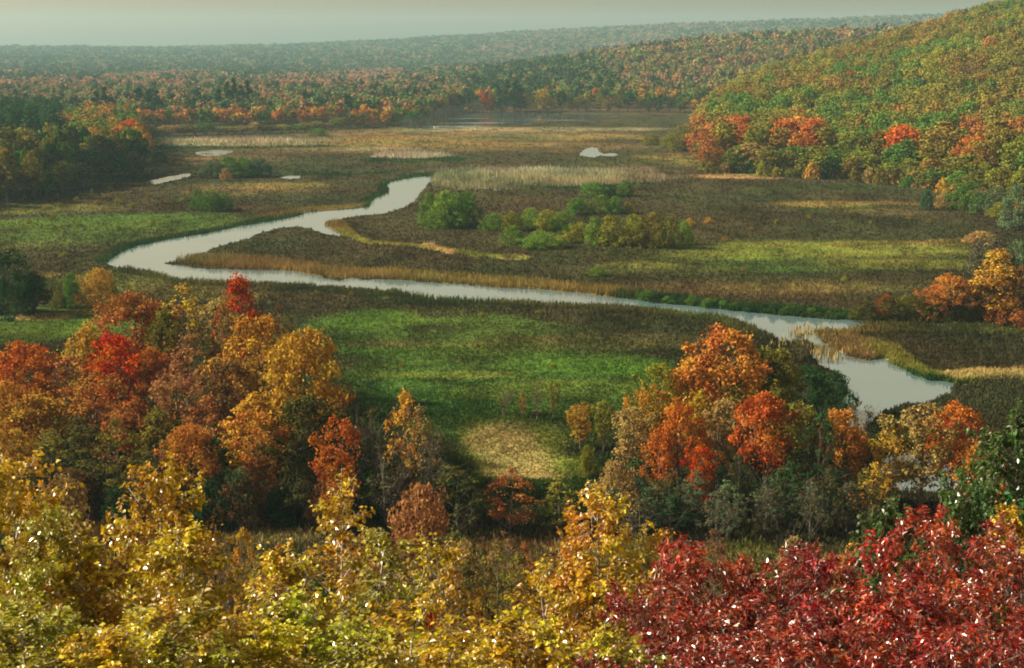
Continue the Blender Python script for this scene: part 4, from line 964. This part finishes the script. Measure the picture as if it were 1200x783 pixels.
for a in [
 (14,532,17,2.6,'birch',YB,'yellow birch at the left frame edge, highest of that corner',YT), (62,606,15,2.2,'birch',YG,'pale yellow birch second from the left frame edge',YT), (118,640,15,2.8,'birch',YB,'low yellow birch left of the pointed birch',YT),
 (180,548,21,3.3,'birch',YB,'pointed bright yellow birch standing tallest at the lower left',YT), (238,618,20,3.2,'birch',YB,'yellow birch leaning against the right of the pointed birch',YT), (305,650,19,3.2,'birch',YB,'rounded yellow birch lower left of centre',YT),
 (392,568,24,2.9,'thinbirch',YB,'loose yellow birch below the fiery orange red tree',YT), (440,612,21,3.0,'thinbirch',YG,'loose pale birch with a bare white stem left of centre',YT), (350,690,16,3.0,'birch',YG,'low pale yellow birch at the bottom, left of centre',YT),
 (480,700,15,2.6,'thinbirch',YB,'low loose yellow birch at the bottom centre',YT), (547,614,23,2.6,'thinbirch',YB,'slender yellow birch with white branches at the centre',YT), (640,655,25,3.0,'thinbirch',YB,'sparse yellow birch right of centre',YT),
 (712,574,25,3.6,'birch',GO,'dense golden birch left of the red oaks',YT), (672,668,20,3.0,'birch',YB,'yellow birch at the foot of the dense golden birch',YT), (600,735,14,2.6,'birch',YB,'low yellow birch at the bottom edge right of centre',YT),
 (215,712,13,2.8,'birch',YG,'pale yellow birch at the bottom edge under the pointed birch',YT), (40,722,12,2.4,'birch',YG,'pale yellow birch in the bottom left corner',YT), (430,735,13,2.4,'birch',YG,'pale yellow birch at the bottom edge left of centre',YT), (700,742,15,2.4,'birch',YG,'greenish yellow birch at the bottom edge beside the red oaks',YT),
 (530,752,12,2.2,'birch',YB,'small yellow birch at the very bottom centre',YT), (130,735,12,2.4,'birch',YB,'small yellow birch at the bottom edge near the left corner',YT), (300,738,13,2.2,'birch',YB,'small yellow birch at the bottom edge, third of the way across',YT),
 (815,624,21,3.6,'oak',RD2,'dark red oak leftmost of the red oaks with a peaked top',RT), (765,690,17,2.8,'oak',RD,'low crimson oak at the left end of the red oaks',RT), (925,640,21,3.4,'oak',RD,'rounded crimson oak right of the small grass gap',RT),
 (1000,640,22,3.2,'oak',RD,'crimson oak between the rounded oak and the tallest red oak',RT), (1068,590,23,3.6,'oak',RD2,'tallest red oak with shining leaves below the back pool',RT), (1150,612,23,3.8,'oak',RD,'red oak right of the tallest red oak',RT), (1205,630,19,3.2,'oak',RD,'red oak cut by the right frame edge',RT),
 (865,705,15,2.8,'oak',RD,'low crimson oak at the bottom beneath the grass gap',RT), (985,715,14,2.8,'oak',RD,'low crimson oak at the bottom right of centre',RT), (1100,705,14,2.8,'oak',RD2,'low bright red oak at the bottom right',RT), (1180,720,13,2.6,'oak',RD,'crimson oak in the bottom right corner',RT), (775,745,13,2.2,'oak',RD,'small crimson oak at the bottom edge next to the birches',RT), (920,745,12,2.4,'oak',RD,'small crimson oak at the bottom edge under the rounded oak',RT),
 (1196,472,38,5.0,'broad',GR,'bright green broadleaf tree at the right frame edge','green trees at right'), (1150,560,34,3.6,'broad',GR,'green broadleaf sapling left below the bright green tree','green trees at right'), (1050,582,30,3.0,'broad',GR,'green sapling peeping over the tallest red oak','green trees at right'), (1185,595,28,2.8,'broad',YB,'yellow sapling under the bright green tree','green trees at right'),
]: fore(*a)
# bushes and saplings further down the slope
SB = 'saplings on the slope behind the foreground'
SL = [(560,690,62,34,'thin','rust'),(610,680,66,40,'thin','brown'),(660,690,58,44,'thin','tan'),(520,690,60,40,'thin','rust'),(700,690,52,40,'thin','rust'),(580,720,48,44,'bush','olive'),(640,725,46,50,'bush','brown'),(480,660,70,50,'thin','tan'),(330,640,84,50,'thin','amber'),(285,618,92,40,'thin','amber'),
      (140,640,70,60,'bush','dolive'),(230,660,64,50,'bush','dgreen'),(380,650,74,46,'bush','dgreen'),(860,650,88,50,'bush','dolive'),(900,668,76,46,'bush','green'),(1010,640,80,50,'thin','dgreen'),(440,690,52,50,'bush','olive'),(760,640,80,50,'thin','dolive'),(545,655,84,40,'thin','dolive'),(610,648,90,40,'thin','olive'),(700,700,40,50,'bush','crimson'),(690,730,36,46,'bush','rust'),(505,700,44,40,'bush','crimson')]
for i in range(34):
    px_ = 250 + i*27 + TRNG.uniform(-12, 12); SL.append((px_, TRNG.uniform(622, 668), TRNG.uniform(86, 116), TRNG.uniform(40, 66), ['thin', 'bare', 'thin', 'bush'][i % 4], ['rust', 'brown', 'olive', 'dolive', 'tan', 'olive', 'rust'][i % 7]))
WHERE = ['left of centre', 'at the centre', 'right of centre', 'toward the right', 'at left']
for px, yt, D, wpx, kd, co in SL:
    x = float(xat(px, yt, D)); z = tz(x, D); h = max(1.2, float(zat(yt, D)) - z)
    wh = 'at left' if px < 300 else 'left of centre' if px < 500 else 'at the centre' if px < 620 else 'right of centre' if px < 780 else 'toward the right'
    plant('bush' if kd == 'bush' else 'sapling', f'{WORD[co]} {"bush" if kd == "bush" else "sapling"} on the slope {wh} behind the foreground leaves', 'bush' if kd == 'bush' else 'tree', x, D, z-.1, h, wpx*math.hypot(D, H-z)/FPX*1.2, kd, co, f'{WORD[co]} slope growth {wh}')

# ------------------------------------------------------------------ light, sky, haze
AZ, EL = R(-83), R(32)
S = Vector((math.sin(AZ)*math.cos(EL), math.cos(AZ)*math.cos(EL), math.sin(EL)))
sd = bpy.data.lights.new('sun', 'SUN'); sd.energy = 5.0; sd.angle = R(.55); sd.color = (1, .90, .72)
so = bpy.data.objects.new('sun', sd); COL.objects.link(so); so.rotation_euler = S.to_track_quat('Z', 'Y').to_euler(); so.location = (-200, 100, 300)
w = bpy.data.worlds.new('World'); scene.world = w; w.use_nodes = True
nt = w.node_tree; nt.nodes.clear(); N = nt.nodes; L = nt.links
wo = N.new('ShaderNodeOutputWorld'); bg = N.new('ShaderNodeBackground'); sk = N.new('ShaderNodeTexSky'); sk.sky_type = 'NISHITA'; sk.sun_disc = False
sk.sun_elevation = EL; sk.sun_rotation = AZ % (2*math.pi); sk.altitude = 60; sk.air_density = .8; sk.dust_density = 4.0; sk.ozone_density = .6
hs = N.new('ShaderNodeHueSaturation'); hs.inputs['Saturation'].default_value = .35
mx = N.new('ShaderNodeMix'); mx.data_type = 'RGBA'; mx.blend_type = 'MULTIPLY'; mx.inputs[0].default_value = 1; mx.inputs[7].default_value = (.92, .69, .395, 1)
L.new(sk.outputs[0], hs.inputs['Color']); L.new(hs.outputs[0], mx.inputs[6]); L.new(mx.outputs[2], bg.inputs[0]); bg.inputs[1].default_value = .106
L.new(bg.outputs[0], wo.inputs[0])
def haze():
    m, nt, out = new_mat('haze_air'); pv = nt.nodes.new('ShaderNodeVolumePrincipled')
    pv.inputs['Color'].default_value = (.50, .82, .97, 1); pv.inputs['Density'].default_value = .000078; pv.inputs['Anisotropy'].default_value = .1
    nt.links.new(pv.outputs[0], out.inputs['Volume'])
    a, z0, z1 = 6950, -1.6, 200
    v = [(x, y, z) for z in (z0, z1) for x, y in ((-a, -a), (a, -a), (a, a), (-a, a))]
    me = mk_mesh('haze', v, [(3, 2, 1, 0), (4, 5, 6, 7), (0, 1, 5, 4), (1, 2, 6, 5), (2, 3, 7, 6), (3, 0, 4, 7)], [m])
    tag(link('haze', me), 'pale blue autumn haze over the valley', 'haze', kind='stuff')
haze()
scene.view_settings.view_transform = 'Standard'; scene.view_settings.look = 'None'; scene.view_settings.exposure = 1.15; scene.view_settings.gamma = 1
scene.render.engine = 'CYCLES'
cy = scene.cycles; cy.max_bounces = 5; cy.diffuse_bounces = 2; cy.glossy_bounces = 2; cy.transmission_bounces = 3; cy.volume_bounces = 0; cy.filter_width = 1.9
